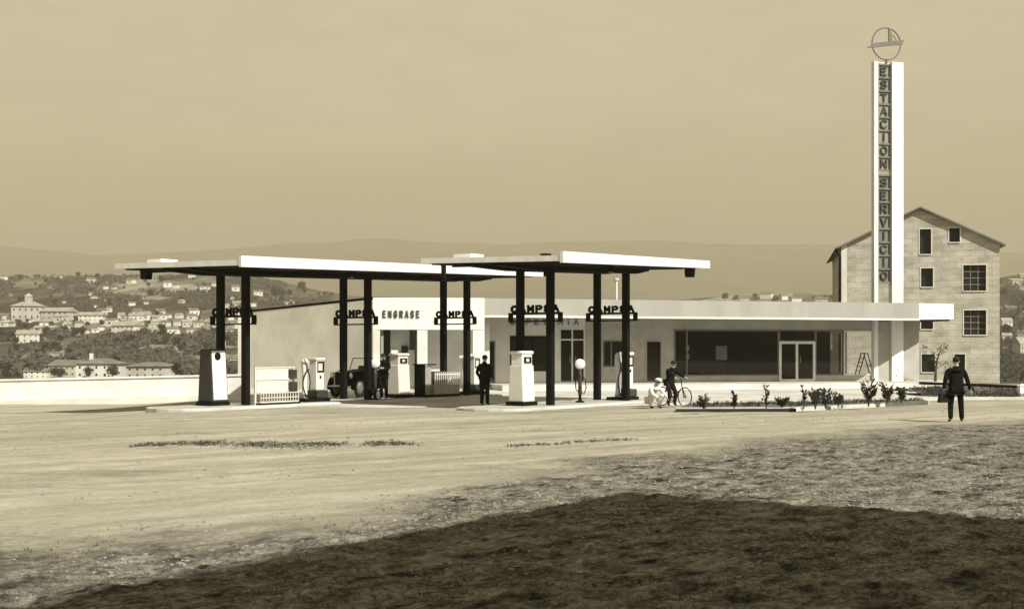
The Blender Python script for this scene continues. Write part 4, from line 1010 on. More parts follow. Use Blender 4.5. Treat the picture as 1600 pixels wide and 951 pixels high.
# ------------------------------------------------------------------ stone house at right
def stone_house():
    D = 88.0; rz = R(-11.5); cx = X(1438, D)
    def hx(px):
        r = (px-800)/F; return (r*D-cx)/(math.cos(rz)-r*math.sin(rz))
    def hz(py, px): return Z(py, D+hx(px)*math.sin(rz))
    H = thing('stone_house', 'tall pale stone block house with gable roof behind sign tower', 'house', (cx, D, 0), rz)
    xo = (hx(1315)+hx(1562))/2; hx_ = (lambda f, o: (lambda px: f(px)-o))({p: hx(p) for p in range(1200, 1700)}.get, xo); cx, D0 = cx+xo*math.cos(rz), D+xo*math.sin(rz); H.location = (cx, D0, 0)
    w = (hx_(1562)-hx_(1315))/2; ez = Z(381, D); ridge = Z(327, D); rx = hx_(1437); base = -2.6; dp = 14
    wins = [(1437, 1455, 358, 397, 0), (1483, 1500, 357, 379, 0), (1439, 1458, 419, 448, 0), (1505, 1541, 415, 455, 1), (1439, 1458, 499, 514, 0), (1506, 1541, 485, 523, 1), (1440, 1461, 553, 581, 0), (1491, 1508, 553, 577, 0), (1335, 1350, 440, 462, 2)]
    ws = [(hx_(a), hx_(b), Z(d_, D), Z(c, D), k) for a, b, c, d_, k in wins if k != 2]
    # front wall as cells around the openings
    xs = sorted({-w, w, rx}|{q for a in ws for q in a[:2]}); zs = sorted({base, ez}|{q for a in ws for q in a[2:4] if q < ez})
    fw = MB(); th = .45
    for i in range(len(xs)-1):
        for j in range(len(zs)-1):
            mx, mz = (xs[i]+xs[i+1])/2, (zs[j]+zs[j+1])/2
            if any(a[0] < mx < a[1] and a[2] < mz < a[3] for a in ws): continue
            fw.box(xs[i], xs[i+1], 0, th, zs[j], zs[j+1])
    up = [a for a in ws if a[3] > ez]      # openings reaching into the gable
    def slope(x): return lerp(ez, ridge, (x+w)/(rx+w)) if x < rx else lerp(ridge, ez, (x-rx)/(w-rx))
    gx = sorted({-w, w, rx}|{q for a in up for q in a[:2]})
    for i in range(len(gx)-1):
        a, b = gx[i], gx[i+1]; mx = (a+b)/2; z0 = ez
        for o in up:
            if o[0] < mx < o[1]:
                if o[2] > ez: fw.prism([(a, 0), (b, 0), (b, th), (a, th)], ez, o[2])
                z0 = o[3]
        fw.prism([(a, 0), (b, 0), (b, th), (a, th)], [z0]*4, [max(z0+.01, slope(a)), max(z0+.01, slope(b)), max(z0+.01, slope(b)), max(z0+.01, slope(a))])
    part('front_wall', fw, 'stone_wall', H)
    part('side_wall', MB().box(-w, -w+th, th, dp, base, ez).box(w-th, w, th, dp, base, ez).box(-w+th, w-th, dp-th, dp, base, ez), 'stone_wall', H)
    part('attic_floor', MB().box(-w+th, w-th, th+.01, dp-th-.01, ez-.3, ez-.1).box(-w+th, w-th, 4.5, 4.7, base, ez-.31), 'dark_inside', H)
    rf = MB(); o = .34; t_ = .12
    for (a, za_, b, zb_) in ((-w-o, ez-.28, rx, ridge+.05), (rx, ridge+.05, w+o, ez-.25)):
        rf.hexa([(a, -o, za_), (b, -o, zb_), (b, dp+o, zb_), (a, dp+o, za_), (a, -o, za_+t_), (b, -o, zb_+t_), (b, dp+o, zb_+t_), (a, dp+o, za_+t_)])
    part('roof', rf, 'roof_tile', H)
    part('gutter', MB().tube([(-w-o-.05, -o, ez-.26), (-w-o-.05, dp, ez-.26)], .06, 6), 'black_steel', H)
    part('downpipe', MB().tube([(-w-o, -.1, ez-.3), (-w-.12, -.14, ez-.8), (-w-.12, -.14, base)], .10, 8), 'black_steel', H)
    part('corner_trim', MB().box(-w-.02, -w+.35, -.03, -.002, base, ez), 'cream_paint', H)
    for a in ws:
        dpn = part('window', MB().box(a[0], a[1], .30, .34, a[2], a[3]), 'pane_dark', H)
        fr = MB(); f = .06
        fr.box(a[0]-f, a[0]-.002, -.03, .2, a[2]-f, a[3]+f); fr.box(a[1]+.002, a[1]+f, -.03, .2, a[2]-f, a[3]+f)
        fr.box(a[0], a[1], -.03, .2, a[3]+.002, a[3]+f); part('frame', fr, 'cream_paint', dpn)
        part('sill', MB().box(a[0]-.001, a[1]+.001, -.08, .28, a[2]-f, a[2]-.002), 'cream_paint', dpn)
        if a[4] == 1:
            g = MB(); n = 3
            for i in range(1, n): x = lerp(a[0], a[1], i/n); g.box(x-.03, x+.03, .24, .29, a[2], a[3])
            for i in range(1, 4): z = lerp(a[2], a[3], i/4); g.box(a[0], a[1], .235, .285, z-.03, z+.03)
            part('glazing_bars', g, 'steel_grey', dpn)
    part('string_course', MB().box(-w+.36, w, -.05, -.002, Z(598, D), Z(593, D)), 'stone_wall', H)
stone_house()

# bank with rail, post, bare tree
def bank():
    pl = [(X(1437, 66), 64.5), (X(1610, 62), 62.5), (X(1760, 62), 62.5), (X(1760, 66), 67), (X(1437, 70), 70)]
    n = 60; m = 10; vs = []; fs = []
    for i in range(n+1):
        f = i/n; x = lerp(17.0, 26, f)
        for j in range(m+1):
            g = j/m; y = lerp(52.4, 57, g)-(x-17)*.05; h = .36*math.sin(PI*min(1, g*1.6)/2)*(1-.2*g)
            vs.append((x, y, h-.1+(float(fbm(np.array(x*1.7), np.array(y*1.7), 4, 41))-.5)*.5))
    for i in range(n):
        for j in range(m): a = i*(m+1)+j; fs.append((a, a+m+1, a+m+2, a+1))
    mat('bank_earth', .12, .95, .6, 1.6, .6, 8, 1.4)
    return struct('bank', MB().add(vs, fs), 'bank_earth', True)
bank()
def bank_region():
    return random.uniform(20.8, 32.5), 0
mbk = MB()
for _ in range(1500):
    x = random.uniform(17.0, 26); g_ = random.random()**1.5; y = 52.4+3.2*g_-(x-17)*.05
    if float(fbm(np.array(x*.9), np.array(y*.9), 3, 51)) < .47: continue
    leaf_cloud(mbk, (x, y, .05+.26*min(1, g_*1.6)), (.18, .18, .10), 5, .05, 0)
tag(link('undergrowth', mbk.mesh('undergrowth'), 'leaf_dark'), 'dark scrub growing over the bank below the stone house', None, None, 'stuff')
rail = thing('pipe_rail', 'dark iron pipe rail along top of the bank at right', 'rail', (X(1437, 54), 54, 0))
part('pipe', MB().tube([(X(1436, 54.5), 54.5, Z(598, 54.5)), (X(1500, 54.2), 54.2, Z(600.5, 54.2)), (X(1603, 53.5), 53.5, Z(604, 53.5))], .06, 8), 'black_steel', rail, world=True)
for px in (1444, 1520, 1585): part('rail_post', MB().tube([(X(px, 54.1), 54.1, -.2), (X(px, 54.1), 54.1, Z(603, 54.1)-.03)], .04, 8), 'black_steel', rail, world=True)
solo('gate_post', MB().box(-.14, .14, -.14, .14, -.3, .62).add([(-.17, -.17, .62), (.17, -.17, .62), (.17, .17, .62), (-.17, .17, .62), (0, 0, .72)], [(0, 1, 4), (1, 2, 4), (2, 3, 4), (3, 0, 4), (3, 2, 1, 0)]), 'white_paint', 'short white gate post at right end of pipe rail', 'post', (X(1597, 52.6), 52.6, -.15))
solo('kerb_stone', MB().box(-2.4, 2.9, -.12, .12, -.2, .10), 'pale_concrete', 'long pale kerb at foot of the scrub bank', 'kerb', (X(1530, 50.2), 50.2, 0), R(-3))
def bare_tree(px, py, hpx, d, label):
    k = d/F; h = hpx*k
    t = thing('young_tree', label, 'tree', (X(px, d), d, Z(py, d)))
    m = MB(); m.tube([(0, 0, -.3), (.04, 0, h*.35), (.12, .03, h*.6), (.32, .02, h*.95)], [.09, .07, .055, .02], 8)
    part('trunk', m, 'bark', t)
    cr = MB()
    for i in range(11):
        f = random.uniform(.3, .9); a = random.uniform(0, 6.28); q = Vector((.1*f, 0, h*f)); l = random.uniform(.3, .8)
        e = q+Vector((math.cos(a)*l, math.sin(a)*l*.6, l*.6)); cr.tube([q, q.lerp(e, .5)+Vector((0, 0, .05)), e], [.022, .015, .005], 5)
        leaf_cloud(cr, e, (.16, .16, .12), 9, .06, 0)
    part('crown', cr, 'leaf_dark', t)
bare_tree(1461, 598, 58, 68, 'thin crooked young tree before the stone house')
shrub(1481, 607, 30, 44, 'leaf_dark', 'dark straggly bush on the bank behind the walking man', 'bush', .0)

# ------------------------------------------------------------------ people
def skin(pts, edges, rad, sub=2):
    me = bpy.data.meshes.new('figure'); me.from_pydata([Vector(p) for p in pts], edges, []); me.update()
    ob = bpy.data.objects.new('figure_tmp', me); C.objects.link(ob)
    md = ob.modifiers.new('skin', 'SKIN'); md.use_smooth_shade = True; md.branch_smoothing = .3
    sd = me.skin_vertices[0].data
    for i, r in enumerate(rad):
        sd[i].radius = r if isinstance(r, tuple) else (r, r); sd[i].use_root = (i == 0)
    s = ob.modifiers.new('subsurf', 'SUBSURF'); s.levels = sub; s.render_levels = sub
    dg = bpy.context.evaluated_depsgraph_get()
    out = bpy.data.meshes.new_from_object(ob.evaluated_get(dg)); out = out.copy()
    mb = MB(); mb.v = [tuple(v.co) for v in out.vertices]; mb.f = [tuple(p.vertices) for p in out.polygons]
    bpy.data.objects.remove(ob); return mb
class Chain:
    def __init__(s): s.p = []; s.e = []; s.r = []; s.n = {}
    def add(s, name, p, r, frm=None):
        s.n[name] = len(s.p); s.p.append(p); s.r.append(r)
        if frm: s.e.append((s.n[frm], s.n[name]))
        return s
    def mesh(s, sub=2): return skin(s.p, s.e, s.r, sub)
def person(label, loc, rz, J, top='cloth_black', legs='cloth_dark', coat=0.0, hat=None, scale=1.0, hair='hair_dark', coatname='jacket', bulk=1.0):
    """J: joints in metres for a 1.72 m figure facing -y"""
    T = thing('person', label, 'person', loc, rz); T.scale = (scale,)*3
    V3 = lambda k: Vector(J[k])
    b = Chain(); pel = V3('pelvis'); ch = V3('chest'); nk = V3('neck'); hd = V3('head')
    b.add('pelvis', pel, (.13, .10)).add('belly', pel.lerp(ch, .5), (.115, .09), 'pelvis').add('chest', ch, (.14, .10), 'belly').add('neck', nk, .055, 'chest')
    b.add('jaw', nk.lerp(hd, .55), .062, 'neck').add('head', hd, (.082, .095), 'jaw').add('crown', hd+(hd-nk).normalized()*.075, (.06, .07), 'head')
    for s in 'LR':
        sh, el, wr = V3('shoulder'+s), V3('elbow'+s), V3('wrist'+s)
        b.add('sh'+s, sh, .055, 'chest').add('el'+s, el, .042, 'sh'+s).add('wr'+s, wr, .027, 'el'+s)
        fd = (wr-el).normalized(); hd2 = V3('hand'+s) if 'hand'+s in J else wr+fd*.09
        b.add('palm'+s, wr.lerp(hd2, .7), (.036, .022), 'wr'+s)
        dirn = (hd2-wr).normalized(); sd = dirn.cross(Vector((0, 1, 0.2))).normalized(); curl = dirn.cross(sd).normalized()
        for i, (o, l) in enumerate(((-.030, .070), (-.010, .080), (.010, .075), (.029, .058))):
            base = hd2+sd*o; mid = base+dirn*l*.5; tip = mid+(dirn*.6+curl*.7).normalized()*l*.5
            b.add('f%d%s' % (i, s), base, .0105, 'palm'+s).add('g%d%s' % (i, s), mid, .0095, 'f%d%s' % (i, s)).add('h%d%s' % (i, s), tip, .008, 'g%d%s' % (i, s))
        tb = wr.lerp(hd2, .45)-sd*.035; b.add('th'+s, tb, .012, 'palm'+s).add('tt'+s, tb-sd*.015+dirn*.05, .010, 'th'+s)
        hp, kn, an = V3('hip'+s), V3('knee'+s), V3('ankle'+s)
        b.add('hp'+s, hp, .085, 'pelvis').add('kn'+s, kn, .055, 'hp'+s).add('an'+s, an, .038, 'kn'+s).add('toe'+s, V3('toe'+s), .034, 'an'+s)
    body = b.mesh()
    fwd = V3('face').normalized(); side = fwd.cross(Vector((0, 0, 1))).normalized()
    nose = hd+fwd*.098; body.ellipsoid(nose, (.014, .016, .024), 8, 6)
    for s in (-1, 1): body.ellipsoid(hd+side*s*.083+Vector((0, 0, -.005)), (.014, .018, .030), 8, 6)
    body.ellipsoid(hd+fwd*.088-Vector((0, 0, .045)), (.022, .012, .008), 8, 6)
    bo = part('body', body, 'skin', T, True)
    ey = MB()
    for s in (-1, 1): ey.ellipsoid(hd+fwd*.088+side*s*.032+Vector((0, 0, .012)), (.011, .009, .008), 8, 6)
    part('eyes', ey, 'hair_dark', T, True)
    # clothes
    j = Chain(); lowp = pel-Vector((0, 0, .02))
    j.add('pelvis', pel, (.165*bulk, .125*bulk)).add('belly', pel.lerp(ch, .5), (.165*bulk, .128*bulk), 'pelvis').add('chest', ch, (.175*bulk, .13*bulk), 'belly').add('collar', ch.lerp(nk, .90), (.078, .078), 'chest')
    if coat: j.add('skirt', pel-Vector((0, 0, coat*.6)), (.175*bulk, .14*bulk), 'pelvis').add('hem', pel-Vector((0, 0, coat)), (.17*bulk, .14*bulk), 'skirt')
    else: j.add('hem', pel-Vector((0, 0, .10)), (.165, .13), 'pelvis')
    for s in 'LR':
        sh, el, wr = V3('shoulder'+s), V3('elbow'+s), V3('wrist'+s)
        j.add('sh'+s, sh, .080, 'chest').add('el'+s, el, .062, 'sh'+s).add('cuff'+s, el.lerp(wr, .93), .045, 'el'+s)
    part(coatname, j.mesh(), top, T, True)
    cl = MB(); ax = (nk-ch).normalized(); c0 = ch.lerp(nk, .70); cl.tube([c0-ax*.05, c0, c0+ax*.05, c0+ax*.09], [.135*bulk, .115, .082, .072], 14)
    part('coat_collar', cl, top, T, True)
    sc_ = MB(); sc_.tube([c0+ax*.085, c0+ax*.102], [.067, .064], 14); part('shirt_collar', sc_, 'cloth_white', T, True)
    l = Chain(); l.add('pelvis', pel, (.15, .115))
    for s in 'LR':
        hp, kn, an = V3('hip'+s), V3('knee'+s), V3('ankle'+s)
        l.add('hp'+s, hp, .10, 'pelvis').add('kn'+s, kn, .080, 'hp'+s).add('an'+s, kn.lerp(an, 1.06), .066, 'kn'+s)
    part('trousers', l.mesh(), legs, T, True)
    for s in 'LR':
        an, to = V3('ankle'+s), V3('toe'+s); c = Chain(); hl = an-(to-an).normalized()*.04-Vector((0, 0, an.z*.5 if an.z < .15 else .04))
        c.add('a', an-Vector((0, 0, .01)), .046).add('b', an.lerp(to, .5)-Vector((0, 0, .005)), .043, 'a').add('c', to, (.040, .034), 'b')
        part('shoe', c.mesh(), 'shoe', T, True)
    hr = MB(); up = (hd-nk).normalized()
    hr.ellipsoid((0, 0, 0), (.094, .108, .085), 14, 8); q = hd+up*.045-fwd*.018
    hr.v = [(v[0]+q.x, v[1]+q.y, v[2]+q.z) for v in hr.v]; part('hair', hr, hair, T, True)
    if hat:
        h_ = MB(); q = hd+up*.085
        if hat == 'cap': h_.ellipsoid((q.x, q.y, q.z), (.115, .125, .062), 14, 8); h_.ellipsoid((q+fwd*.11-Vector((0, 0, .02)))[:], (.07, .07, .012), 12, 6)
        else: h_.lathe([(.15, -.03), (.155, -.02), (.10, -.012), (.098, .07), (.06, .095), (.01, .08)], (0, 0), 18); h_.v = [(v[0]+q.x, v[1]+q.y, v[2]+q.z) for v in h_.v]
        part('cap' if hat == 'cap' else 'hat', h_, 'cloth_white' if hat == 'cap' else 'cloth_black', T, True)
    return T
def standing(**kw):
    J = dict(pelvis=(0, 0, .92), chest=(0, .0, 1.27), neck=(0, .005, 1.46), head=(0, -.01, 1.61), face=(0, -1, 0),
             shoulderL=(.19, 0, 1.38), elbowL=(.25, .03, 1.10), wristL=(.25, -.04, .85), shoulderR=(-.19, 0, 1.38), elbowR=(-.25, .03, 1.10), wristR=(-.25, -.04, .85),
             hipL=(.09, 0, .88), kneeL=(.10, -.02, .48), ankleL=(.10, .02, .08), toeL=(.12, -.13, .035), hipR=(-.09, 0, .88), kneeR=(-.10, -.02, .48), ankleR=(-.10, .02, .08), toeR=(-.12, -.13, .035))
    J.update(kw); return J
# man in the middle of the forecourt, dark overcoat, seen from behind, turned right
person('man in long dark overcoat standing alone between the two canopies', (X(757, 43.4), 43.4, .035), R(150),
       standing(ankleL=(.08, .05, .08), toeL=(.10, -.10, .035), ankleR=(-.08, -.06, .08), toeR=(-.09, -.21, .035), elbowL=(.27, .06, 1.12), wristL=(.20, -.08, .93), elbowR=(-.27, .05, 1.12), wristR=(-.20, -.10, .95), head=(.0, -.03, 1.60)),
       'cloth_black', 'cloth_black', .36, coatname='overcoat', bulk=1.22)
# walking man at right with bag
d0 = F*EYE/(659-550.)
zg = float(ground_z(X(1492, d0), d0))
pw = person('man in dark suit walking away across dirt lot carrying bag', (X(1494, d0), d0, zg), R(172),
       standing(hipL=(.10, 0, .88), kneeL=(.13, -.07, .48), ankleL=(.15, .05, .09), toeL=(.17, -.09, .035), kneeR=(-.12, .02, .48), ankleR=(-.15, -.03, .08), toeR=(-.17, -.18, .035),
                shoulderL=(.20, 0, 1.38), elbowL=(.29, .05, 1.10), wristL=(.31, -.02, .86), elbowR=(-.28, .05, 1.10), wristR=(-.37, -.05, .84)),
       'cloth_black', 'cloth_black', .20, bulk=1.28)
M_ = frame(pw); hp_ = M_ @ Vector((.34, -.02, .76))
bag = thing('shopping_bag', 'dark bag held by walking man at right', 'bag', (X(1474, d0), d0, zg+.52), R(10))
part('bag_body', MB().hexa([(-.16, -.07, 0), (.16, -.07, 0), (.16, .07, 0), (-.16, .07, 0), (-.12, -.04, .24), (.12, -.04, .24), (.12, .04, .24), (-.12, .04, .24)]), 'cloth_dark', bag, bevel=.03)
part('strap', MB().tube([(-.08, 0, .23), (-.02, 0, .32), (.08, 0, .33), (.10, 0, .23)], .012, 6), 'cloth_dark', bag)
# man beside the car
pc = loc_on(B1, 6.95, .0)
person('man in dark jacket with pale cuffs attending beside black car', pc, R(-20),
       standing(elbowL=(.30, -.12, 1.15), wristL=(.12, -.32, 1.16), elbowR=(-.30, -.10, 1.15), wristR=(-.10, -.34, 1.12), head=(0, -.06, 1.59)), 'cloth_black', 'cloth_black', .12)
# crouching person in white, white cap
pq = (X(1022, 42.0), 42.0, .0)
person('person in white overalls and white cap crouching beside bicycle', pq, R(35),
       dict(pelvis=(0, .18, .30), chest=(0, -.02, .58), neck=(0, -.10, .75), head=(0, -.17, .88), face=(0, -1, -.25), shoulderL=(.19, -.04, .68), elbowL=(.27, -.22, .48), wristL=(.18, -.42, .36), shoulderR=(-.19, -.04, .68), elbowR=(-.27, -.22, .48), wristR=(-.18, -.42, .36),
            hipL=(.10, .16, .28), kneeL=(.20, -.24, .46), ankleL=(.17, .0, .09), toeL=(.19, -.16, .035), hipR=(-.10, .16, .28), kneeR=(-.20, -.24, .46), ankleR=(-.17, .0, .09), toeR=(-.19, -.16, .035)),
       'cloth_white', 'cloth_white', 0, 'cap', coatname='overall_top')
# bicycle and rider
def bicycle(px0, px1, d, rz):
    cx = (X(px0, d)+X(px1, d))/2
    t = thing('bicycle', 'dark bicycle straddled by boy in front of showroom window', 'bicycle', (cx, d, .035), rz)
    r = .33
    for x in (-.52, .52):
        w = part('wheel', MB().ring((x, 0, r), (1, 0, 0), (0, 0, 1), r-.02, .02, 28, 6), 'rubber', t, True)
        sp = MB()
        for k in range(9): a = PI*k/9; sp.tube([(x-math.cos(a)*(r-.03), 0, r-math.sin(a)*(r-.03)), (x+math.cos(a)*(r-.03), 0, r+math.sin(a)*(r-.03))], .004, 4)
        sp.tube([(x, -.05, r), (x, .05, r)], .03, 8); part('spokes', sp, 'chrome', w)
    f = MB(); bb = (-.08, 0, .29); st = (-.22, 0, .80); hd = (.36, 0, .82); hd2 = (.40, 0, .62)
    for a, b in ((bb, st), (st, hd), (bb, hd2), (hd, hd2), ((-.52, .04, r), bb), ((-.52, -.04, r), bb), ((-.52, .04, r), (-.2, 0, .74)), ((-.52, -.04, r), (-.2, 0, .74)), (hd2, (.52, .045, r)), (hd2, (.52, -.045, r)), (hd, (.34, 0, .95))): f.tube([a, b], .016, 6)
    part('frame', f, 'black_steel', t)
    part('handlebar', MB().tube([(.26, .26, .94), (.36, .22, .97), (.35, 0, .95), (.36, -.22, .97), (.26, -.26, .94)], .014, 6), 'chrome', t)
    part('saddle', MB().add([(-.36, -.09, .86), (-.36, .09, .86), (-.08, .02, .86), (-.08, -.02, .86), (-.36, -.09, .90), (-.36, .09, .90), (-.08, .02, .89), (-.08, -.02, .89)], [(3, 2, 1, 0), (4, 5, 6, 7), (0, 1, 5, 4), (1, 2, 6, 5), (2, 3, 7, 6), (3, 0, 4, 7)]), 'rubber', t)
    part('crank', MB().ring((-.08, -.05, .29), (1, 0, 0), (0, 0, 1), .09, .008, 16, 5).tube([(-.08, -.06, .29), (.02, -.07, .15)], .012, 5).box(-.03, .07, -.17, -.07, .13, .16).tube([(-.08, .06, .29), (-.18, .07, .43)], .012, 5).box(-.23, -.13, .07, .17, .42, .45), 'steel_grey', t)
    return t
BRZ = R(-52)
bk = bicycle(1052, 1053, 43.0, BRZ)
fb = frame(bk)
def B_(x, y, z): return tuple((fb @ Vector((x, y, z))-fb @ Vector((0, 0, 0))))
loc_b = tuple(fb @ Vector((0, 0, 0)))
# rider faces +x of the bicycle, feet on the ground at both sides
def rot(p): return (p[1]*1.0, p[0]*1.0, p[2])
JR = dict(pelvis=(0, .10, .84), chest=(0, -.02, 1.12), neck=(0, -.07, 1.28), head=(0, -.12, 1.41), face=(0, -1, -.2), shoulderL=(.17, -.02, 1.21), elbowL=(.24, -.22, 1.05), wristL=(.24, -.44, .97), shoulderR=(-.17, -.02, 1.21), elbowR=(-.24, -.22, 1.05), wristR=(-.24, -.44, .97),
          hipL=(.09, .08, .80), kneeL=(.15, -.08, .43), ankleL=(.17, .02, .08), toeL=(.18, -.12, .035), hipR=(-.09, .08, .80), kneeR=(-.15, -.10, .43), ankleR=(-.17, -.02, .08), toeR=(-.18, -.16, .035))
bp_ = fb @ Vector((-.12, 0, 0))
person('boy in dark jacket astride bicycle, leaning on its handlebar', (bp_.x, bp_.y, .035), BRZ+PI/2, JR, 'cloth_black', 'cloth_dark', 0)

# ------------------------------------------------------------------ vintage car
def car():
    p = Vector((-6.35, 48.2, 0))+V*1.42+U*2.85
    t = thing('vintage_car', 'black vintage open touring car parked behind the canopy posts', 'car', (p.x, p.y, .04), RZU+PI)   # local +x = front (towards viewer, left)
    # body from stations along x: (x, half width, z low, z high)
    t.scale = (.86, 1.0, 1.12)
    st = [(-1.75, .42, .45, .70), (-1.6, .58, .38, .92), (-1.1, .66, .34, 1.0), (-.3, .68, .32, 1.0), (.35, .66, .32, 1.0), (.5, .60, .34, .98), (1.1, .46, .38, .94), (1.62, .36, .42, .90), (1.68, .34, .45, .86)]
    vs = []; fs = []; n = 10
    for (x, w, zl, zh) in st:
        ring = [(-w*.8, zl), (-w, zl+.12), (-w, lerp(zl, zh, .6)), (-w*.92, zh-.05), (-w*.75, zh), (w*.75, zh), (w*.92, zh-.05), (w, lerp(zl, zh, .6)), (w, zl+.12), (w*.8, zl)]
        vs += [(x, a, b) for a, b in ring]
    for i in range(len(st)-1):
        for j in range(n): fs.append((i*n+j, i*n+(j+1) % n, (i+1)*n+(j+1) % n, (i+1)*n+j))
    fs += [tuple(range(n)), tuple(range((len(st)-1)*n+n-1, (len(st)-1)*n-1, -1))]
    part('body', MB().add(vs, fs), 'car_black', t, bevel=.02)
    part('bonnet_louvres', MB().box(.7, 1.3, -.505, -.49, .6, .75).box(.7, 1.3, .49, .505, .6, .75), 'black_steel', t)
    part('cockpit', MB().box(-1.2, .25, -.5, .5, 1.0, 1.012), 'rubber', t)
    for x in (-.95, -.1): part('seat', MB().box(x-.12, x+.05, -.48, .48, .7, 1.14), 'rubber', t, bevel=.05)
    gr = MB().box(1.69, 1.73, -.30, .30, .45, .92); g = part('radiator', gr, 'black_steel', t)
    part('surround', MB().tube([(1.73, -.30, .45), (1.73, -.31, .90), (1.73, 0, .99), (1.73, .31, .90), (1.73, .30, .45)], .03, 6), 'chrome', g)
    for s in (-1, 1):
        h = part('headlight', MB().lathe([(.02, -.10), (.09, -.05), (.12, .04), (.11, .06)], n=14).xf(Matrix.Translation((1.6, s*.50, .80)) @ Matrix.Rotation(PI/2, 4, 'Y')), 'car_black', t, True)
        part('lens', MB().ellipsoid((1.665, s*.5, .80), (.02, .10, .10), 12, 8), 'chrome', h, True)
        for x, nm in ((1.25, 'front'), (-1.2, 'rear')):
            fd = MB(); pts = []
            for k in range(11):
                a = lerp(R(-8), R(195), k/10); pts.append((x+.42*math.cos(a), s*.64, .36+.42*math.sin(a)*(1 if math.sin(a) > 0 else .8)))
            for k in range(10):
                a, b = pts[k], pts[k+1]
                fd.hexa([(a[0], a[1]-.12, a[2]-.015), (b[0], b[1]-.12, b[2]-.015), (b[0], b[1]+.12, b[2]-.015), (a[0], a[1]+.12, a[2]-.015), (a[0], a[1]-.12, a[2]+.015), (b[0], b[1]-.12, b[2]+.015), (b[0], b[1]+.12, b[2]+.015), (a[0], a[1]+.12, a[2]+.015)])
            part('mudguard', fd, 'car_black', t)
            w = part('wheel', MB().ring((x, s*.64, .36), (1, 0, 0), (0, 0, 1), .29, .065, 26, 8), 'rubber', t, True)
            part('hub', MB().lathe([(.0, -.05), (.23, -.04), (.23, .03), (.10, .06), (.02, .08)], n=18).xf(Matrix.Translation((x, s*.64, .36)) @ Matrix.Rotation(-s*PI/2, 4, 'X')), 'steel_grey', w, True)
        part('running_board', MB().box(-.75, .85, min(s*.62, s*.78), max(s*.62, s*.78), .33, .37), 'car_black', t)
    wf = MB(); 
    for s in (-1, 1): wf.tube([(.42, s*.55, .98), (.22, s*.52, 1.40)], .018, 6)
    wf.tube([(.22, -.52, 1.40), (.22, .52, 1.40)], .018, 6); w = part('windscreen_frame', wf, 'black_steel', t)
    part('pane', MB().add([(.41, -.53, 1.0), (.41, .53, 1.0), (.23, .51, 1.39), (.23, -.51, 1.39)], [(0, 1, 2, 3)]), 'glass_clear', w)
    hd = MB()
    for k in range(4): hd.tube([(-1.15-.08*k, -.55, 1.0+.05*k), (-1.35-.08*k, -.5, 1.06+.04*k), (-1.35-.08*k, .5, 1.06+.04*k), (-1.15-.08*k, .55, 1.0+.05*k)], .05, 7)
    part('folded_hood', hd, 'cloth_black', t, True)
    part('bumper', MB().tube([(1.85, -.62, .42), (1.9, 0, .44), (1.85, .62, .42)], .035, 7).tube([(1.70, .3, .43), (1.88, .3, .43)], .02, 5).tube([(1.70, -.3, .43), (1.88, -.3, .43)], .02, 5), 'chrome', t, True)
    part('steering_wheel', MB().ring((.05, .3, 1.14), (0, 1, 0), (.35, 0, 1), .18, .014, 20, 6).tube([(.05, .3, 1.14), (.35, .3, 1.0)], .015, 5), 'black_steel', t)
car()

# ------------------------------------------------------------------ house behind the viewer whose shadow lies in the foreground
SUN_AZ, SUN_EL = R(43), R(41)
sdx, sdy = -math.sin(SUN_AZ)/math.tan(SUN_EL), math.cos(SUN_AZ)/math.tan(SUN_EL)      # ground shift of a shadow per metre of height
ap = (X(975, F*EYE/(766-550.)), F*EYE/(766-550.)); HB = 10.0
cr_ = (ap[0]-sdx*HB, ap[1]-sdy*HB)
g1 = (X(1600, F*EYE/(806-550.)), F*EYE/(806-550.)); g2 = (X(100, F*EYE/(932-550.)), F*EYE/(932-550.))
e1 = Vector((g1[0]-ap[0], g1[1]-ap[1])).normalized(); e2 = Vector((g2[0]-ap[0], g2[1]-ap[1])).normalized()
bh = thing('corner_house', 'tall plain rendered house whose roof corner shades the foreground', 'house', (cr_[0], cr_[1], 0))
def pq_(a, b): return (cr_[0]+e1.x*a+e2.x*b, cr_[1]+e1.y*a+e2.y*b)
part('wall', MB().prism([pq_(.5, .5), pq_(22, .5), pq_(22, 24), pq_(.5, 24)], -.3, HB-.3), 'cream_render', bh, world=True)
part('roof', MB().prism([pq_(0, 0), pq_(22.5, 0), pq_(22.5, 24.5), pq_(0, 24.5)], HB-.298, HB), 'roof_tile', bh, world=True)

# ------------------------------------------------------------------ haze
hz = MB().box(-7600, 7600, -320, 7300, -150, 900)
ho = link('haze', hz.mesh('haze'), None); ho['kind'] = 'stuff'
hm = bpy.data.materials.new('haze_air'); hm.use_nodes = True; hn = hm.node_tree
hn.nodes.remove(hn.nodes['Principled BSDF']); pv = hn.nodes.new('ShaderNodeVolumePrincipled')
pv.inputs['Color'].default_value = (.66, .60, .45, 1); pv.inputs['Density'].default_value = .00031; pv.inputs['Anisotropy'].default_value = .0
hn.links.new(pv.outputs['Volume'], hn.nodes['Material Output'].inputs['Volume'])
ho.data.materials.append(hm)

